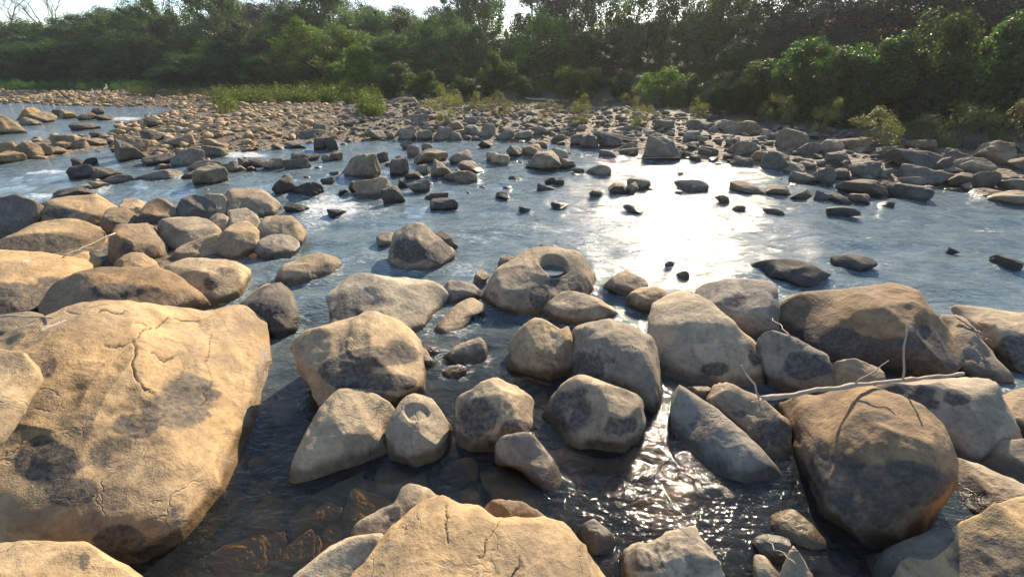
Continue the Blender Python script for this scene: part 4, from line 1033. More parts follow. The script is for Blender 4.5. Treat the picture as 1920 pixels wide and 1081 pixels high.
# island and shallows
P2, size2, f2, d2 = scatter(2600, 8, 40, -40, -4, 0.12, 0.5, 22, lambda P, f, r: (signed_dist(P, isle_poly) > -0.5) | ((np.abs(f + 0.6) < 0.6) & (r.rand(len(P)) < 0.4)))
P = np.vstack([P, P2]); size = np.concatenate([size, size2]); d = np.concatenate([d, d2])
r = np.random.RandomState(23)
for (u, v, n, du, dv) in [(800, 320, 26, 90, 30), (1000, 300, 16, 70, 25), (560, 310, 24, 90, 30), (400, 330, 18, 90, 18), (1170, 355, 8, 60, 20), (1520, 365, 22, 120, 22), (220, 335, 22, 80, 16), (900, 360, 10, 120, 30), (1300, 340, 8, 80, 30), (700, 345, 12, 60, 25), (130, 225, 22, 60, 14)]:
    q3 = ground_at(u + r.randn(n) * du * 0.6, v + r.randn(n) * dv * 0.6)
    P = np.vstack([P, q3[:, :2]]); sz = r.uniform(0.10, 0.30, n); size = np.concatenate([size, sz]); d = np.concatenate([d, np.hypot(q3[:, 0], q3[:, 1])])
# thin out overlaps: larger stones first
order = np.argsort(-size)
P, size, d = P[order], size[order], d[order]
placed = {}
keepi = []
BOX = np.array([(o.location.x, o.location.y, 0.42 * max(o.scale.x, o.scale.y)) for o in COL.objects if o.name.startswith('boulder') and o.type == 'MESH' and o.scale.x != 1.0])
for i in range(len(P)):
    cx, cy = int(P[i, 0] / 0.6), int(P[i, 1] / 0.6)
    bad = False
    for a in (-1, 0, 1):
        for b in (-1, 0, 1):
            for j in placed.get((cx + a, cy + b), ()):
                if (P[i, 0] - P[j, 0]) ** 2 + (P[i, 1] - P[j, 1]) ** 2 < (0.34 * (size[i] + size[j])) ** 2:
                    bad = True; break
            if bad: break
        if bad: break
    if bad: continue
    if ((BOX[:, 0] - P[i, 0]) ** 2 + (BOX[:, 1] - P[i, 1]) ** 2 < (BOX[:, 2] + 0.2 * size[i]) ** 2).any(): continue
    placed.setdefault((cx, cy), []).append(i); keepi.append(i)
P, size, d = P[keepi], size[keepi], d[keepi]
Z = np.maximum(terrain(P), -0.06)
print('bank stones', len(P))
app = size / d
big = set(np.argsort(-app)[:80].tolist())
rs = np.random.RandomState(77)
def bank_zone(p):
    u = 960 + FPX * p[0] / (p[1] * math.cos(PITCH) + 2.0 * math.sin(PITCH))
    if u < 230: return 'rounded stone among the shallows around the yellow shoal island on the left', 'stones by the shoal island'
    if u < 640: return 'sunlit tan stone packed among others on the gravel bar at left', 'stones of the gravel bar'
    if u < 1080: return 'grey rounded stone packed among others on the middle of the far bank', 'stones of the middle far bank'
    if u < 1380: return 'grey stone packed among others around the dome boulder', 'stones around the dome boulder'
    return 'dark stone packed among others on the right bank below the bushes', 'stones of the right bank'
def stone_tint(p, r):
    u = 960 + FPX * p[0] / (p[1] * math.cos(PITCH) + 2.0 * math.sin(PITCH))
    warm = np.clip((760 - u) / 350, 0, 1)
    c = np.array(TINT['g']) * (1 - warm) + np.array((0.48, 0.36, 0.22)) * warm
    if r.rand() < 0.22: c = c * 0.55
    return c * r.uniform(0.6, 1.0)
acc = {False: Acc(), True: Acc()}
for i in range(len(P)):
    r3 = (rs.uniform(-0.25, 0.25), rs.uniform(-0.25, 0.25), rs.uniform(0, 6.28))
    sc = (size[i], size[i] * rs.uniform(0.62, 0.95), size[i] * rs.uniform(0.30, 0.58))
    loc = (P[i, 0], P[i, 1], Z[i] + sc[2] * rs.uniform(0.16, 0.36))
    if i in big:
        o = bpy.data.objects.new('stone', LIB3[rs.randint(len(LIB3))]); COL.objects.link(o)
        o.location, o.scale, o.rotation_euler = loc, sc, r3
        o.color = (*stone_tint(P[i], rs), 0.5)
        lab, grp = bank_zone(P[i]); tag(o, lab, 'stone', grp)
    else:
        raw, fc = (RAW2, F2) if app[i] > 0.022 else (RAW1, F1) if app[i] > 0.0085 else (RAW0, F0)
        M = Matrix.LocRotScale(Vector(loc), __import__('mathutils').Euler(r3), Vector(sc))
        A = np.array(M)
        v = raw[rs.randint(len(raw))] @ A[:3, :3].T + A[:3, 3]
        u = 960 + FPX * P[i, 0] / (P[i, 1] * math.cos(PITCH) + 2.0 * math.sin(PITCH))
        acc[u < 640].add(v, None, fc)
for warm, nm, lab, col in ((True, 'gravel_bar_stones', 'countless small sunlit tan stones of the gravel bar', (0.46, 0.35, 0.215, 0.3)), (False, 'far_bank_stones', 'countless small grey stones packed on the far bank', (0.23, 0.20, 0.165, 0.6))):
    o = link(nm, acc[warm].mesh(nm, ROCK)); o.color = col
    tag(o, lab, 'stones', None, 'stuff')

# pebbles and small stones on the bed near the camera, seen through the water
r = np.random.RandomState(9)
a = Acc()
PB = np.column_stack([r.uniform(-4, 5, 900), r.uniform(0.6, 7.5, 900)]); PZ = terrain(PB)
for i in range(900):
    p, z = PB[i], PZ[i]
    s = 0.06 * (7 ** r.rand())
    M = np.array(Matrix.LocRotScale(Vector((p[0], p[1], z + 0.1 * s)), __import__('mathutils').Euler((r.uniform(-.3, .3), r.uniform(-.3, .3), r.uniform(0, 6.28))), Vector((s, s * r.uniform(.6, .95), s * r.uniform(.4, .7)))))
    a.add(RAW2[r.randint(10)] @ M[:3, :3].T + M[:3, 3], None, F2)
o = link('bed_pebbles', a.mesh('bed_pebbles', SILTROCK)); o.color = (0.30, 0.20, 0.10, 0.3)
tag(o, 'countless brown pebbles on the bed under the near water', 'pebbles', None, 'stuff')
for (u, v, w, dep, lab) in [(695, 950, 0.36, 0.05, 'submerged amber stone left of the crooked grey rock'), (450, 1045, 0.40, 0.07, 'submerged brown stone at the foot of the huge cracked boulder'), (545, 1030, 0.30, 0.09, 'submerged brown stone left of the cream slab'),
                            (810, 660, 0.62, 0.05, 'flat brown slab just under the water of the calm pool'), (960, 905, 0.45, 0.07, 'sunken slab under the tilted crest rock'), (1250, 960, 0.5, 0.14, 'sunken stone under the glinting near stream'), (870, 870, 0.18, 0.05, 'small sunken stone before the grooved boulder')]:
    c = ground_at(u, v, -dep)
    o = bpy.data.objects.new('submerged_stone', SUBM[int(u) % 4]); COL.objects.link(o)
    h = 0.22
    o.location = (c[0], c[1], -dep - h / 2 + 0.02); o.scale = (w * 1.15, w * 0.95, h); o.color = (0.50, 0.30, 0.11, 0.1)
    tag(o, lab, 'rock', 'stones under the water')

# ------------------------------------------------------------------ water
xy, q = polar_grid(0.35, 120, 360, 420, math.radians(-100), math.radians(100))
p3 = np.column_stack([xy, np.zeros(len(xy))])
dist = np.hypot(xy[:, 0], xy[:, 1])
foam = np.zeros(len(xy))
def px_foam(u, v, a, b, s):
    c = ground_at(u, v); e1 = ground_at(u + a, v) - c; e2 = ground_at(u, v - b) - c
    M = np.linalg.inv(np.column_stack([e1[:2], e2[:2]]))
    w = (xy - c[:2]) @ M.T
    return s * smooth01(1.35 - np.hypot(w[:, 0], w[:, 1]))
for e in [(620, 385, 90, 30, 0.75), (590, 412, 50, 18, 0.6), (85, 326, 62, 4, 0.9), (185, 352, 40, 14, 0.7), (85, 371, 55, 6, 0.8), (460, 290, 60, 7, 0.8), (235, 222, 45, 4, 0.8), (620, 272, 40, 7, 0.6),
          (690, 395, 70, 22, 0.55), (780, 415, 60, 14, 0.35), (900, 440, 70, 24, 0.45), (1000, 420, 70, 22, 0.42), (870, 505, 60, 16, 0.5), (590, 350, 50, 14, 0.5), (700, 350, 60, 20, 0.45),
          (1010, 520, 14, 10, 0.3), (1150, 380, 120, 40, 0.30), (1560, 535, 70, 12, 0.4), (1650, 500, 60, 20, 0.45), (1700, 430, 160, 40, 0.28), (1850, 480, 120, 40, 0.3), (900, 350, 120, 40, 0.28), (450, 345, 120, 12, 0.3), (300, 355, 100, 8, 0.4), (1180, 595, 40, 18, 0.3),
          (800, 730, 10, 14, 0.45), (845, 735, 8, 10, 0.3), (520, 800, 12, 40, 0.2), (1850, 395, 90, 16, 0.3), (1700, 385, 70, 10, 0.3), (60, 290, 5, 5, 0)]:
    foam = np.maximum(foam, px_foam(*e))
chop_add = np.zeros(len(xy))
for b, o, l in HEROES:
    if b.W[2] < 0.02 and b.sW > 4.0:
        c = b.P.mean(0); STREAM.append((c[0], c[1], 0.5 * (b.P[:, 0].max() - b.P[:, 0].min()) * 0.8, 0.5 * (b.P[:, 1].max() - b.P[:, 1].min()) * 0.8))
for (x, y, rx, ry) in STREAM:
    e = np.hypot((xy[:, 0] - x) / (rx + 0.05), (xy[:, 1] - y) / (ry + 0.05))
    ring = smooth01((1.75 - e) / 0.8)
    foam = np.maximum(foam, 0.50 * ring)
mid = smooth01((dist - 4.3) / 1.5) * smooth01((22 - dist) / 8)
foam = np.maximum(foam, mid * (0.13 + 0.30 * vnoise(p3 * np.array((0.45, 1.1, 1)) + 5, 91) + 0.18 * vnoise(p3 * np.array((1.3, 3.0, 1)), 92)))
# calm pools between the near boulders, lively stream beyond
near_calm = smooth01((4.2 - dist) / 1.2)
chop = 1.0 - 0.30 * near_calm
murk = np.clip(0.05 + 0.87 * smooth01((dist - 2.6) / 3.2), 0, 0.92)
amp = (0.016 + 0.014 * mid + 0.05 * foam) * chop * smooth01((60 - dist) / 50)
fl = np.array((0.55, 1.1, 1.0))
z = amp * (fbm(p3 * fl * 1.6, 3, 31) + 0.4 * fbm(p3 * fl * 6, 2, 37))
me = mk_mesh('river', np.column_stack([xy, z]), [q], WATER, True, {'foam': foam, 'chop': chop, 'murk': murk})
tag(link('river', me), None, None, None, 'structure')

# ------------------------------------------------------------------ driftwood and canes
from mathutils.bvhtree import BVHTree
bvhs = []
for b, o, l in HEROES:
    me = o.data
    V = np.empty(len(me.vertices) * 3, np.float32); me.vertices.foreach_get('co', V)
    V = V.reshape(-1, 3) + np.array(o.location)
    bvhs.append(BVHTree.FromPolygons(V.tolist(), [tuple(p.vertices) for p in me.polygons]))
def first_hit(u, v):
    d = ray(u, v); L = float(np.linalg.norm(d)); best = None
    for t in bvhs:
        h = t.ray_cast(Vector(EYE), Vector(d / L))
        if h[0] is not None and (best is None or h[3] < best): best = h[3]
    w = float(-EYE[2] / d[2]) * L if d[2] < 0 else 1e9
    return min(best if best is not None else 1e9, w) / L
def lay(a, b, r):
    """a straight stick resting on the stones between two measured points"""
    ts = np.linspace(0, 1, 15)
    hit = np.array([first_hit(a[0] + (b[0] - a[0]) * t, a[1] + (b[1] - a[1]) * t) for t in ts])
    best = None
    for s0 in np.linspace(hit[:3].min() * 0.90, hit[:3].min(), 16):
        for s1 in np.linspace(hit[-3:].min() * 0.88, hit[-3:].min(), 16):
            line = 1 / ((1 - ts) / s0 + ts / s1)
            if (line <= hit - r).all():
                if best is None or s0 + s1 > best[0]: best = (s0 + s1, s0, s1)
    if best is None: best = (0, hit.min() * 0.97, hit.min() * 0.97)
    return EYE + best[1] * ray(a[0], a[1]), EYE + best[2] * ray(b[0], b[1])
def wobble(a, b, n, amt, seed):
    r = np.random.RandomState(seed); t = np.linspace(0, 1, n)[:, None]
    p = np.array(a) * (1 - t) + np.array(b) * t
    off = r.randn(n, 3) * amt; off[0] = off[-1] = 0
    return p + off
def stick(name, label, cat, a, b, r0, r1, mat, seed, amt=0.006, group=None):
    A, B = lay(a, b, max(r0, r1))
    pts = wobble(A, B, 9, amt, seed)
    v, q_, t_ = tube(pts, np.linspace(r0, r1, 9))
    c = pts.mean(0)
    o = link(name, mk_mesh(name, v - c, [q_, t_], mat), loc=c)
    tag(o, label, cat, group)
    return o
A, B = lay((1424, 746), (1806, 700), 0.014)
root = link('fallen_branch', None, loc=A)
tag(root, 'pale fallen branch with side twigs lying across the boulders on the right', 'branch')
mid = A * 0.45 + B * 0.55 + np.array((0, 0, 0.012))
pts = np.vstack([wobble(A, mid, 7, 0.004, 2), wobble(mid, B, 7, 0.004, 3)[1:]])
kn = np.random.RandomState(3)
fine = np.column_stack([np.interp(np.linspace(0, 1, 40), np.linspace(0, 1, len(pts)), pts[:, i]) for i in range(3)]) + kn.randn(40, 3) * 0.0015
rad_ = np.linspace(0.017, 0.010, 40) * (1 + 0.08 * kn.randn(40))
for j in (2, 3, 15, 16, 27, 28, 38): rad_[j] *= 1.45
v, q_, t_ = tube(fine - A, rad_, 9)
link('stem', mk_mesh('stem', v, [q_, t_], DRIFT), root)
def side_twig(u0, v0, u1, v1, lift, r0, r1, seed):
    t = (u0 - 1424) / (1806 - 1424)
    k = pts[min(int(t * (len(pts) - 1) + 0.5), len(pts) - 1)]
    s = float((k - EYE) @ FWD)
    e = EYE + s * (1 + lift) * ray(u1, v1)
    p = wobble(k, e, 6, 0.008, seed)
    v, q_, t_ = tube(p - A, np.linspace(r0, r1, 6), 6)
    link('twig', mk_mesh('twig', v, [q_, t_], DRIFT), root)
side_twig(1690, 702, 1702, 606, 0.0, 0.008, 0.005, 4)
side_twig(1588, 726, 1667, 675, -0.02, 0.007, 0.003, 5)
side_twig(1437, 742, 1390, 684, 0.02, 0.008, 0.005, 6)
side_twig(1437, 742, 1424, 752, -0.02, 0.012, 0.008, 7)
stick('cane', 'thin straight cane leaning across the left boulder pile', 'stick', (118, 482), (216, 437), 0.007, 0.012, DRIFT, 8)
stick('cane', 'grey stick poking in at the left edge under the ochre ledge', 'stick', (-20, 593), (98, 596), 0.008, 0.006, DRIFT, 9)
stick('cane', 'pinkish cane lying on the tan rock at the right edge', 'stick', (1792, 592), (1842, 628), 0.010, 0.010, REDDRIFT, 10)
stick('twig', 'short dark twig below the pinkish cane', 'twig', (1836, 628), (1862, 641), 0.004, 0.003, DRIFT, 11)
stick('twig', 'bent dry twig wedged behind the grey half-buried boulder', 'twig', (1448, 596), (1482, 630), 0.005, 0.004, DRIFT, 12)
stick('twig', 'thin twig crossing the bluish flat stone near the bottom', 'twig', (1432, 1012), (1492, 1056), 0.003, 0.003, DRIFT, 13)
def far_pole(name, label, u0, v0, u1, v1, r, mat, lift=0.1, lift2=None, group='poles and drift logs on the far bank'):
    a = land_at(u0, v0) + np.array((0, 0, 0.0)); b = land_at(u1, v1)
    sa = float((a - EYE) @ FWD); sb = float((b - EYE) @ FWD)
    s = min(sa, sb) * (1 - lift); s2 = s if lift2 is None else min(sa, sb) * (1 - lift2)
    A_, B_ = EYE + s * ray(u0, v0), EYE + s2 * ray(u1, v1)
    p = wobble(A_, B_, 8, r * 0.6, int(u0))
    v, q_, t_ = tube(p, np.linspace(r, r * 0.7, 8))
    c = p.mean(0)
    tag(link(name, mk_mesh(name, v - c, [q_, t_], mat), loc=c), label, 'pole', group)
far_pole('pole', 'longest thin pole lying left of the dome boulder', 1108, 246, 1214, 262, 0.028, DRIFT, 0.12)
far_pole('pole', 'short pole under the longest one left of the dome boulder', 1125, 249, 1204, 268, 0.022, DRIFT, 0.10)
far_pole('pole', 'bent pole leaning across the face of the dome boulder', 1150, 283, 1272, 271, 0.022, DRIFT, 0.09, 0.02)
far_pole('pole', 'thin pole from the dome boulder down to the glint', 1268, 265, 1335, 284, 0.018, DRIFT, 0.05)
far_pole('pole', 'thin pole low across the foot of the dome boulder', 1195, 297, 1275, 295, 0.012, DRIFT, 0.04)
far_pole('pole', 'long straw-coloured pole lying on the gravel bar', 332, 246, 420, 233, 0.05, DRIFT, 0.05)
far_pole('drift_log', 'pale drift log at the grass edge in midframe', 725, 191, 778, 184, 0.09, DRIFT, 0.05)
far_pole('drift_log', 'curved end of the drift log bending to the stones', 772, 184, 785, 195, 0.07, DRIFT, 0.05)
far_pole('pole', 'pale pole at the forest edge right of midframe', 985, 184, 1065, 190, 0.05, DRIFT, 0.03)
far_pole('drift_log', 'dark stump leaning on the far left bank', 119, 174, 126, 186, 0.13, BARK, 0.03)

# ------------------------------------------------------------------ birds
def bird(u, v, label, h):
    p = land_at(u, v)
    root = link('white_bird', None, loc=p); tag(root, label, 'bird', 'white birds on the far left bank')
    WH = bpy.data.materials.get('plumage') or plain_material('plumage', rgb(0.8, 0.8, 0.78))
    BK = bpy.data.materials.get('beak') or plain_material('beak', rgb(0.06, 0.05, 0.03))
    body = [(-0.30, 0, 0.42), (-0.2, 0, 0.47), (-0.05, 0, 0.53), (0.08, 0, 0.58), (0.15, 0, 0.66), (0.13, 0, 0.76), (0.12, 0, 0.84), (0.17, 0, 0.90), (0.22, 0, 0.90)]
    v_, q_, t_ = tube(np.array(body) * h, np.array((0.015, 0.06, 0.11, 0.09, 0.04, 0.03, 0.03, 0.045, 0.02)) * h, 10)
    link('body', mk_mesh('body', v_, [q_, t_], WH), root)
    v_, q_, t_ = tube(np.array([(0.21, 0, 0.90), (0.34, 0, 0.87)]) * h, np.array((0.015, 0.004)) * h, 6)
    link('beak', mk_mesh('beak', v_, [q_, t_], BK), root)
    for sy in (-0.04, 0.04):
        v_, q_, t_ = tube(np.array([(0, sy, 0.5), (0.02, sy, 0.25), (0, sy, -0.05)]) * h, np.array((0.014, 0.009, 0.009)) * h, 6)
        link('leg', mk_mesh('leg', v_, [q_, t_], BK), root)
bird(203, 177, 'white bird standing highest on the far left bank', 0.85)
bird(177, 185, 'white bird standing lower, nearer the water on the far left bank', 0.75)

# ------------------------------------------------------------------ trees, shrubs and grass
def leaves(centers, dirs, size, rr, droop=0.3, asp=0.45):
    """one folded leaf (two triangles) at each centre"""
    n = len(centers)
    nrm = dirs + rr.randn(n, 3) * 0.55 + np.array((0, 0, 0.35)); nrm /= np.linalg.norm(nrm, axis=1)[:, None]
    ax = rr.randn(n, 3); ax[:, 2] -= droop
    ax -= (ax * nrm).sum(1)[:, None] * nrm; ax /= np.linalg.norm(ax, axis=1)[:, None] + 1e-9
    sd = np.cross(nrm, ax)
    L = size * rr.uniform(0.6, 1.3, n)[:, None]
    a = centers - ax * L * 0.5; c = centers + ax * L * 0.5
    b = centers + sd * L * asp * 0.5 + nrm * L * 0.08; d = centers - sd * L * asp * 0.5 + nrm * L * 0.08
    V = np.stack([a, b, c, d], 1).reshape(-1, 3)
    i = np.arange(n)[:, None] * 4
    return V, np.concatenate([i + np.array([[0, 1, 2]]), i + np.array([[0, 2, 3]])])

def crown_mesh(name, mat, w, h, lobes, per, nclump, leaf, seed, low=0.03, cr=(0.35, 0.8), sparse=0.0):
    """uneven crown: leaf clumps over the surfaces of several lobes"""
    rr = np.random.RandomState(seed)
    LB = []
    for i in range(lobes):
        zc = low + (0.95 - low) * (i + 0.5) / lobes + rr.uniform(-0.06, 0.06)
        k = math.sin(math.pi * min(max(zc * 0.80 + 0.16, 0.05), 0.97)) ** 0.7
        ang = rr.uniform(0, 6.28); off = rr.uniform(0.08, 0.34) * w * k
        LB.append((off * math.cos(ang), off * math.sin(ang), zc * h, min(w * 0.5 * k * rr.uniform(0.5, 0.8), 0.34 * h), min(w * 0.5 * k * rr.uniform(0.45, 0.75), 0.24 * h)))
    C, D = [], []
    for i in range(nclump):
        x, y, z, rw, rh = LB[rr.randint(len(LB))]
        d = rr.randn(3); d /= np.linalg.norm(d)
        if d[2] < -0.5: d[2] *= -0.6
        t = rr.uniform(0.72, 1.05) if rr.rand() < 0.85 else rr.uniform(1.05, 1.35)
        p = np.array((x + d[0] * rw * t, y + d[1] * rw * t, max(z + d[2] * rh * t, 0.06 * h)))
        R_ = rr.uniform(*cr) * (0.6 if rr.rand() < 0.3 else 1)
        n = int(per * rr.uniform(0.6, 1.3))
        q_ = rr.randn(n, 3); q_ /= np.linalg.norm(q_, axis=1)[:, None]
        C.append(p + q_ * R_ * (rr.rand(n) ** 0.4)[:, None] * np.array((1.0, 1.0, 1.0))); D.append(0.6 * q_ + 0.6 * d)
    V, T = leaves(np.concatenate(C), np.concatenate(D), leaf, rr)
    return mk_mesh(name, V, [T], mat, False), LB

def trunk_mesh(name, h, r, LB, seed, mat=None, bare=False):
    rr = np.random.RandomState(seed)
    a = Acc()
    top = h * (0.9 if bare else 0.8)
    n = 9
    path = np.cumsum(np.column_stack([rr.randn(n) * 0.02 * h, rr.randn(n) * 0.02 * h, np.zeros(n)]), 0); path[0] = 0
    path[:, 2] = np.linspace(-0.25, top, n)
    rad = r * (1 - np.linspace(0, 1, n) * 0.82); rad[0] *= 1.35
    v, q_, t_ = tube(path, rad, 8); a.add(v, q_, t_)
    ends = [(x, y, z) for x, y, z, _, _ in LB]
    for e in ends:
        zs = max(0.15 * h, min(e[2] - 0.18 * h, top * 0.95)); k = np.interp(zs, path[:, 2], np.arange(n))
        st = path[int(k)] * (1 - k % 1) + path[min(int(k) + 1, n - 1)] * (k % 1)
        p = wobble(st, e, 5, 0.02 * h, rr.randint(9999)); rb = r * 0.42 * (1 - 0.6 * zs / h)
        v, q_, t_ = tube(p, np.linspace(rb, rb * 0.3, 5), 6); a.add(v, q_, t_)
    return a.mesh(name, mat or BARK)

def bare_mesh(h, seed):
    """leafless tree: trunk and limb mesh, twig mesh"""
    rr = np.random.RandomState(seed)
    A1, A2 = Acc(), Acc()
    def grow(p, d, L, r, lvl):
        n = 5; pts = [np.array(p)]
        for i in range(n):
            d = d + rr.randn(3) * 0.10 + np.array((0, 0, 0.03)); d /= np.linalg.norm(d)
            pts.append(pts[-1] + d * L / n)
        v, q_, t_ = tube(np.array(pts), np.linspace(r, r * 0.5, n + 1), 7 if lvl < 2 else 4)
        (A1 if lvl < 2 else A2).add(v, q_, t_)
        if lvl >= 4: return
        m = 4 if lvl == 0 else 3 + (rr.rand() < 0.5)
        for i in range(m):
            k = rr.randint(2 if lvl else 3, n + 1)
            side = rr.randn(3); side[2] = abs(side[2]) * 0.4
            nd = d * 0.75 + side / np.linalg.norm(side) * 0.75; nd /= np.linalg.norm(nd)
            grow(pts[k], nd, L * rr.uniform(0.5, 0.72), max(r * 0.48, 0.012), lvl + 1)
    grow((0, 0, -0.2), np.array((0, 0, 1.0)), h * 0.5, h * 0.016, 0)
    return A1.mesh('trunk', PALEBARK), A2.mesh('twigs', PALEBARK)

KIND = {}
def make_kind(k, n, w, h, mat, lobes, per, nclump, leaf, cr, trunk_r, low=0.03):
    KIND[k] = []
    for i in range(n):
        c, LB = crown_mesh('crown', LEAF[mat], w, h, lobes, per, nclump, leaf, 300 + 17 * i + sum(map(ord, k)), low, cr)
        KIND[k].append((c, trunk_mesh('trunk', h, trunk_r, LB, 500 + i), w, h))
make_kind('dense', 5, 9.5, 8.0, 'dense', 13, 150, 190, 0.22, (0.45, 1.05), 0.18)
make_kind('light', 3, 7.0, 6.0, 'light', 11, 130, 150, 0.22, (0.45, 0.95), 0.14)
make_kind('dry', 4, 7.5, 8.5, 'dry', 12, 130, 180, 0.20, (0.5, 1.1), 0.15)
make_kind('shrub', 4, 3.2, 2.8, 'dense', 8, 140, 110, 0.13, (0.25, 0.5), 0.05)
make_kind('lightshrub', 3, 2.6, 2.2, 'light', 7, 130, 90, 0.115, (0.22, 0.42), 0.04)
make_kind('yellow', 3, 2.2, 1.5, 'yellow', 6, 75, 46, 0.085, (0.16, 0.34), 0.03)

_t = [0]
def plant(kind, x, y, z, w, h, label, cat, group, name):
    _t[0] += 1
    rr = np.random.RandomState(4000 + _t[0])
    c, t, w0, h0 = KIND[kind][rr.randint(len(KIND[kind]))]
    root = link(name, None, loc=(x, y, z)); root.rotation_euler = (0, 0, rr.uniform(0, 6.28))
    root.scale = (w / w0, w / w0, h / h0)
    tag(root, label, cat, group)
    link('crown', c, root); link('trunk', t, root)
    return root

def z_top(v, Y):
    k = (540.5 - v) / FPX
    s = Y / (FWD[1] + k * UPV[1])
    return EYE[2] + s * (FWD[2] + k * UPV[2]), s
ORD = 'first second third fourth fifth sixth seventh eighth ninth tenth eleventh twelfth thirteenth fourteenth fifteenth sixteenth seventeenth eighteenth nineteenth twentieth twenty-first twenty-second'.split()
ROWS = {
 'back': [(-60, 66, 62, 170, 'dense'), (35, 70, 58, 150, 'dry'), (75, 66, 48, 130, 'dense'), (150, 64, 62, 150, 'dense'), (205, 66, 40, 130, 'dense'), (258, 64, 30, 130, 'dense'), (302, 62, 2, 110, 'dense'),
          (345, 62, 48, 110, 'dry'), (400, 60, -35, 135, 'dense'), (455, 62, 42, 110, 'dry'), (520, 60, 55, 110, 'dense'), (570, 57, 25, 130, 'dense'), (612, 56, -40, 170, 'dense'), (705, 56, 34, 140, 'dense'), (770, 56, 38, 140, 'dense'), (830, 54, 40, 130, 'dense'),
          (905, 50, -70, 150, 'dense'), (985, 50, -40, 130, 'dense'), (1060, 48, -50, 130, 'dry'), (1120, 46, -50, 130, 'dense'), (1190, 44, -80, 150, 'dense')],
 'distant': [(430, 76, 12, 130, 'dry'), (480, 78, 20, 130, 'dry'), (545, 76, 8, 140, 'dry'), (660, 78, 12, 120, 'dry'), (700, 80, 24, 130, 'dry'), (760, 80, 26, 130, 'dry'), (825, 78, 20, 130, 'dry'), (870, 74, 5, 130, 'dry'), (170, 82, 48, 130, 'dry'), (240, 82, 30, 130, 'dry'), (320, 80, 30, 130, 'dry')],
 'front': [(20, 58, 90, 170, 'dense'), (110, 57, 84, 160, 'dense'), (200, 57, 78, 150, 'dense'), (285, 56, 75, 150, 'dense'), (360, 54, 80, 130, 'dense'), (440, 50, 98, 150, 'dense'), (530, 50, 74, 140, 'dense'), (585, 46, 60, 130, 'light'), (645, 46, 66, 140, 'light'), (690, 42, 108, 130, 'light'),
           (745, 46, 76, 140, 'dense'), (815, 44, 82, 130, 'dense'), (880, 42, 60, 130, 'dense'), (945, 40, 70, 130, 'dense'), (1010, 40, 45, 140, 'light'), (1080, 39, 72, 130, 'dense'), (1140, 39, 60, 130, 'dry'), (1215, 38, 50, 140, 'dense'), (1290, 37, 45, 140, 'dense')],
 'slope': [(1265, 42, -60, 140, 'dense'), (1330, 38, -20, 150, 'light'), (1390, 33, -70, 170, 'dense'), (1450, 31, -55, 170, 'dry'), (1500, 27, 20, 170, 'dry'), (1560, 29, -70, 190, 'dry'), (1625, 25, -10, 180, 'dry'), (1690, 26, -90, 200, 'dry'), (1755, 23, -30, 190, 'dry'), (1830, 25, -110, 220, 'dry'),
           (1890, 22, -50, 210, 'dry'), (1960, 24, -120, 240, 'dry'), (2060, 22, -100, 260, 'dense'), (2200, 22, -100, 300, 'dense'), (1400, 27, 95, 130, 'dense')],
}
LOOK = {'dense': 'dark green', 'light': 'bright green', 'dry': 'brownish dry-leaved'}
WHERE = {'distant': 'among the pale crowns far behind the forest', 'back': 'in the back row of the far forest', 'front': 'along the front edge of the far forest', 'slope': 'on the shaded right-hand slope'}
for row, lst in ROWS.items():
    for i, (u, Y, vt, w, kd) in enumerate(sorted(lst)):
        zt, s = z_top(vt, Y)
        _, s2 = z_top(130, Y)
        x = (u - 960) / FPX * s2
        zb = float(terrain(np.array([[x, Y]]))[0])
        plant(kd, x, Y, zb - 0.1, w * s / FPX * 1.25, max(zt - zb, 2.5) * 1.04, '%s leafy tree, %s from the left %s' % (LOOK[kd], ORD[i], WHERE[row]), 'tree', 'forest trees beyond the far bank', 'forest_tree')
# farther wood closing the gaps
for i, (u, Y, vt) in enumerate([(60, 84, -60), (115, 88, -50), (505, 78, -40), (545, 84, 5), (470, 86, 0), (690, 82, -5), (735, 86, 8), (800, 80, -25), (855, 84, 10), (1085, 62, -40), (1250, 60, -35), (1010, 70, -45), (1310, 58, -30)]):
    m1, m2 = (bare_mesh(9.0, 900 + i) if i < 4 else BARE[i % 4])
    if i == 0: BARE = []
    if i < 4: BARE.append((m1, m2))
    zt, s = z_top(vt, Y); _, s2 = z_top(100, Y)
    x = (u - 960) / FPX * s2; zb = float(terrain(np.array([[x, Y]]))[0])
    root = link('bare_tree', None, loc=(x, Y, zb)); k = (zt - zb) / 9.0
    root.scale = (k, k, k); root.rotation_euler = (0, 0, i * 1.3)
    link('trunk', m1, root); link('twigs', m2, root)
    order = sorted([60, 115, 505, 545, 470, 690, 735, 800, 855, 1085, 1250, 1010, 1310]).index(u)
    tag(root, 'pale leafless tree, %s from the left rising behind the forest' % ORD[order], 'tree', 'bare trees behind the forest')

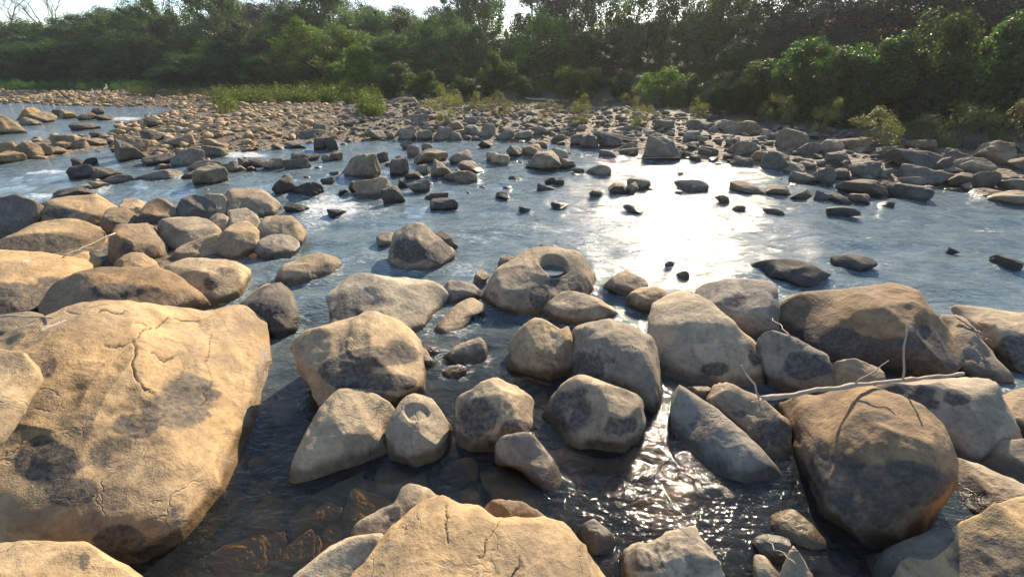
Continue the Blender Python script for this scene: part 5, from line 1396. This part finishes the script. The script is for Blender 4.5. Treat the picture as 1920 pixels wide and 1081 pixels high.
# shrubs: base and top measured on the photograph
def shrub(u, vb, vt, wpx, kind, label, group):
    p = land_at(u, vb); s = float((p - EYE) @ FWD)
    plant(kind, p[0], p[1], p[2] - 0.05, wpx * s / FPX, (vb - vt) * s / FPX * 1.02, label, 'shrub', group, 'shrub')
GS = 'shrubs on the far bank'
for e in [
 (1242, 196, 140, 84, 'lightshrub', 'bright green rounded shrub at the forest edge above the dome boulder'),
 (1290, 192, 150, 60, 'shrub', 'dark shrub right of the bright rounded shrub'),
 (1190, 198, 165, 60, 'yellow', 'yellowish shrub left of the bright rounded shrub'),
 (1160, 188, 145, 70, 'shrub', 'dull green shrub behind the yellowish shrub'),
 (1075, 186, 134, 90, 'lightshrub', 'feathery pale green shrub at the forest foot'),
 (930, 184, 118, 66, 'shrub', 'round dark green shrub standing out of the forest foot'),
 (800, 186, 142, 60, 'shrub', 'grey-green shrub at the forest foot left of the round one'),
 (985, 186, 150, 60, 'shrub', 'dark low shrub right of the round dark one'),
 (870, 186, 150, 70, 'shrub', 'dark low shrub left of the round dark one'),
 (690, 176, 105, 110, 'lightshrub', 'large bright shrub rising behind the grass'),
 (740, 182, 130, 90, 'shrub', 'dark shrub right of the large bright shrub'),
 (600, 170, 120, 100, 'shrub', 'dark shrub left of the large bright shrub'),
 (640, 174, 130, 90, 'lightshrub', 'bright shrub between dark shrub and large bright one'),
 (440, 165, 100, 140, 'shrub', 'wide leafy shrub under the tall tree on the left'),
 (500, 168, 120, 100, 'shrub', 'dark shrub right of the wide leafy one'),
 (350, 164, 125, 110, 'shrub', 'dark shrub left of the wide leafy one'),
 (836, 226, 172, 58, 'yellow', 'sparse yellow-green plant among stones, left of centre'),
 (850, 200, 172, 50, 'yellow', 'sparse plant just behind the yellow-green one'),
 (935, 216, 178, 60, 'yellow', 'sparse yellow plant among stones at centre'),
 (895, 208, 176, 40, 'yellow', 'small weed between two sparse yellow plants'),
 (1085, 232, 186, 60, 'yellow', 'reddish-yellow plant above the pole bundle'),
 (1030, 214, 190, 50, 'yellow', 'small weed left of the reddish-yellow plant'),
 (1195, 236, 192, 50, 'yellow', 'twiggy yellow plant above the dome boulder'),
 (1308, 222, 190, 36, 'yellow', 'narrow rusty plant above the bluish rock'),
 (1470, 226, 110, 150, 'shrub', 'tall dark shrub at the left end of the right-hand thicket'),
 (1400, 216, 135, 120, 'shrub', 'shadowed shrub left of the right-hand thicket'),
 (1345, 210, 150, 90, 'shrub', 'shadowed low shrub above the bend of the far bank'),
 (1550, 230, 120, 160, 'shrub', 'broad shrub second in the right-hand thicket'),
 (1630, 232, 98, 180, 'shrub', 'broad shrub third in the right-hand thicket'),
 (1720, 234, 82, 190, 'shrub', 'high shrub fourth in the right-hand thicket'),
 (1800, 236, 78, 190, 'shrub', 'high shrub fifth in the right-hand thicket'),
 (1880, 238, 66, 190, 'shrub', 'high shrub sixth in the right-hand thicket'),
 (1965, 240, 60, 200, 'shrub', 'high shrub cut by the right edge in the thicket'),
 (1640, 270, 212, 110, 'yellow', 'yellow-leaved low shrub on the right bank, left one'),
 (1720, 264, 218, 90, 'yellow', 'dull low shrub between the two yellow-leaved ones'),
 (1800, 274, 200, 140, 'yellow', 'yellow-leaved low shrub on the right bank, right one'),
 (1890, 280, 204, 120, 'yellow', 'yellow-leaved low shrub at the right edge'),
 (1540, 250, 195, 60, 'yellow', 'thin-stemmed shrub standing among rocks on the right bank'),
 (1450, 234, 180, 70, 'yellow', 'pale leafy shrub left of the thin-stemmed one'),
]:
    shrub(*e, GS)

# tall grass and reeds behind the gravel bar
def weed_patch(name, label, spots, hgt, seed, per, mat, leaf=0.13):
    """low leafy weeds in mounds, nobody could count them"""
    rr = np.random.RandomState(seed)
    C, D = [], []
    for (u0, v0, u1, v1, n) in spots:
        for p in land_at(rr.uniform(u0, u1, n), rr.uniform(v0, v1, n)):
            m = int(per * rr.uniform(0.5, 1.3)); R_ = rr.uniform(0.25, 0.55); H = hgt * rr.uniform(0.45, 1.15)
            q_ = rr.randn(m, 3); q_ /= np.linalg.norm(q_, axis=1)[:, None]; q_[:, 2] = np.abs(q_[:, 2])
            C.append(p + q_ * np.array((R_, R_, H)) * (rr.rand(m) ** 0.45)[:, None]); D.append(q_)
    V, T = leaves(np.concatenate(C), np.concatenate(D), leaf, rr, droop=-0.5, asp=0.28)
    tag(link(name, mk_mesh(name, V, [T], LEAF[mat], False)), label, 'weeds', None, 'stuff')
weed_patch('tall_weeds', 'yellow-green waist-high weeds behind the gravel bar', [(405, 182, 505, 197, 150), (505, 180, 720, 195, 280), (415, 192, 440, 214, 30), (680, 195, 715, 220, 45), (560, 176, 720, 186, 120)], 1.0, 61, 70, 'grass', 0.19)
weed_patch('meadow', 'low dark green growth at the foot of the left forest', [(-120, 163, 420, 171, 620), (420, 166, 800, 176, 330)], 0.85, 62, 55, 'dense', 0.2)
weed_patch('dry_weeds', 'brownish dry weeds between forest foot and gravel bar', [(240, 172, 420, 181, 170), (400, 172, 560, 180, 80)], 0.6, 65, 45, 'yellow', 0.15)
weed_patch('bank_weeds', 'sparse dry weeds among the far bank stones', [(740, 188, 1320, 203, 150), (900, 203, 1250, 235, 34), (1320, 212, 1600, 240, 40)], 0.42, 63, 40, 'yellow', 0.11)

# ------------------------------------------------------------------ air
x0, x1, y0, y1, z0_, z1_ = -140, 140, -30, 150, -9.0, 24.0
V = [(x, y, z) for x in (x0, x1) for y in (y0, y1) for z in (z0_, z1_)]
HZ = NT('haze'); pv = HZ.n('ShaderNodeVolumePrincipled')
pv.inputs['Color'].default_value = rgb(0.86, 0.90, 0.95); pv.inputs['Density'].default_value = 0.0005; pv.inputs['Anisotropy'].default_value = 0.45
HZ.l(pv.outputs[0], HZ.out.inputs['Volume'])
o = link('haze', mk_mesh('haze', V, [np.array([(0, 1, 3, 2), (4, 6, 7, 5), (0, 4, 5, 1), (2, 3, 7, 6), (0, 2, 6, 4), (1, 5, 7, 3)])], HZ.m, False))
tag(o, None, None, None, 'stuff')
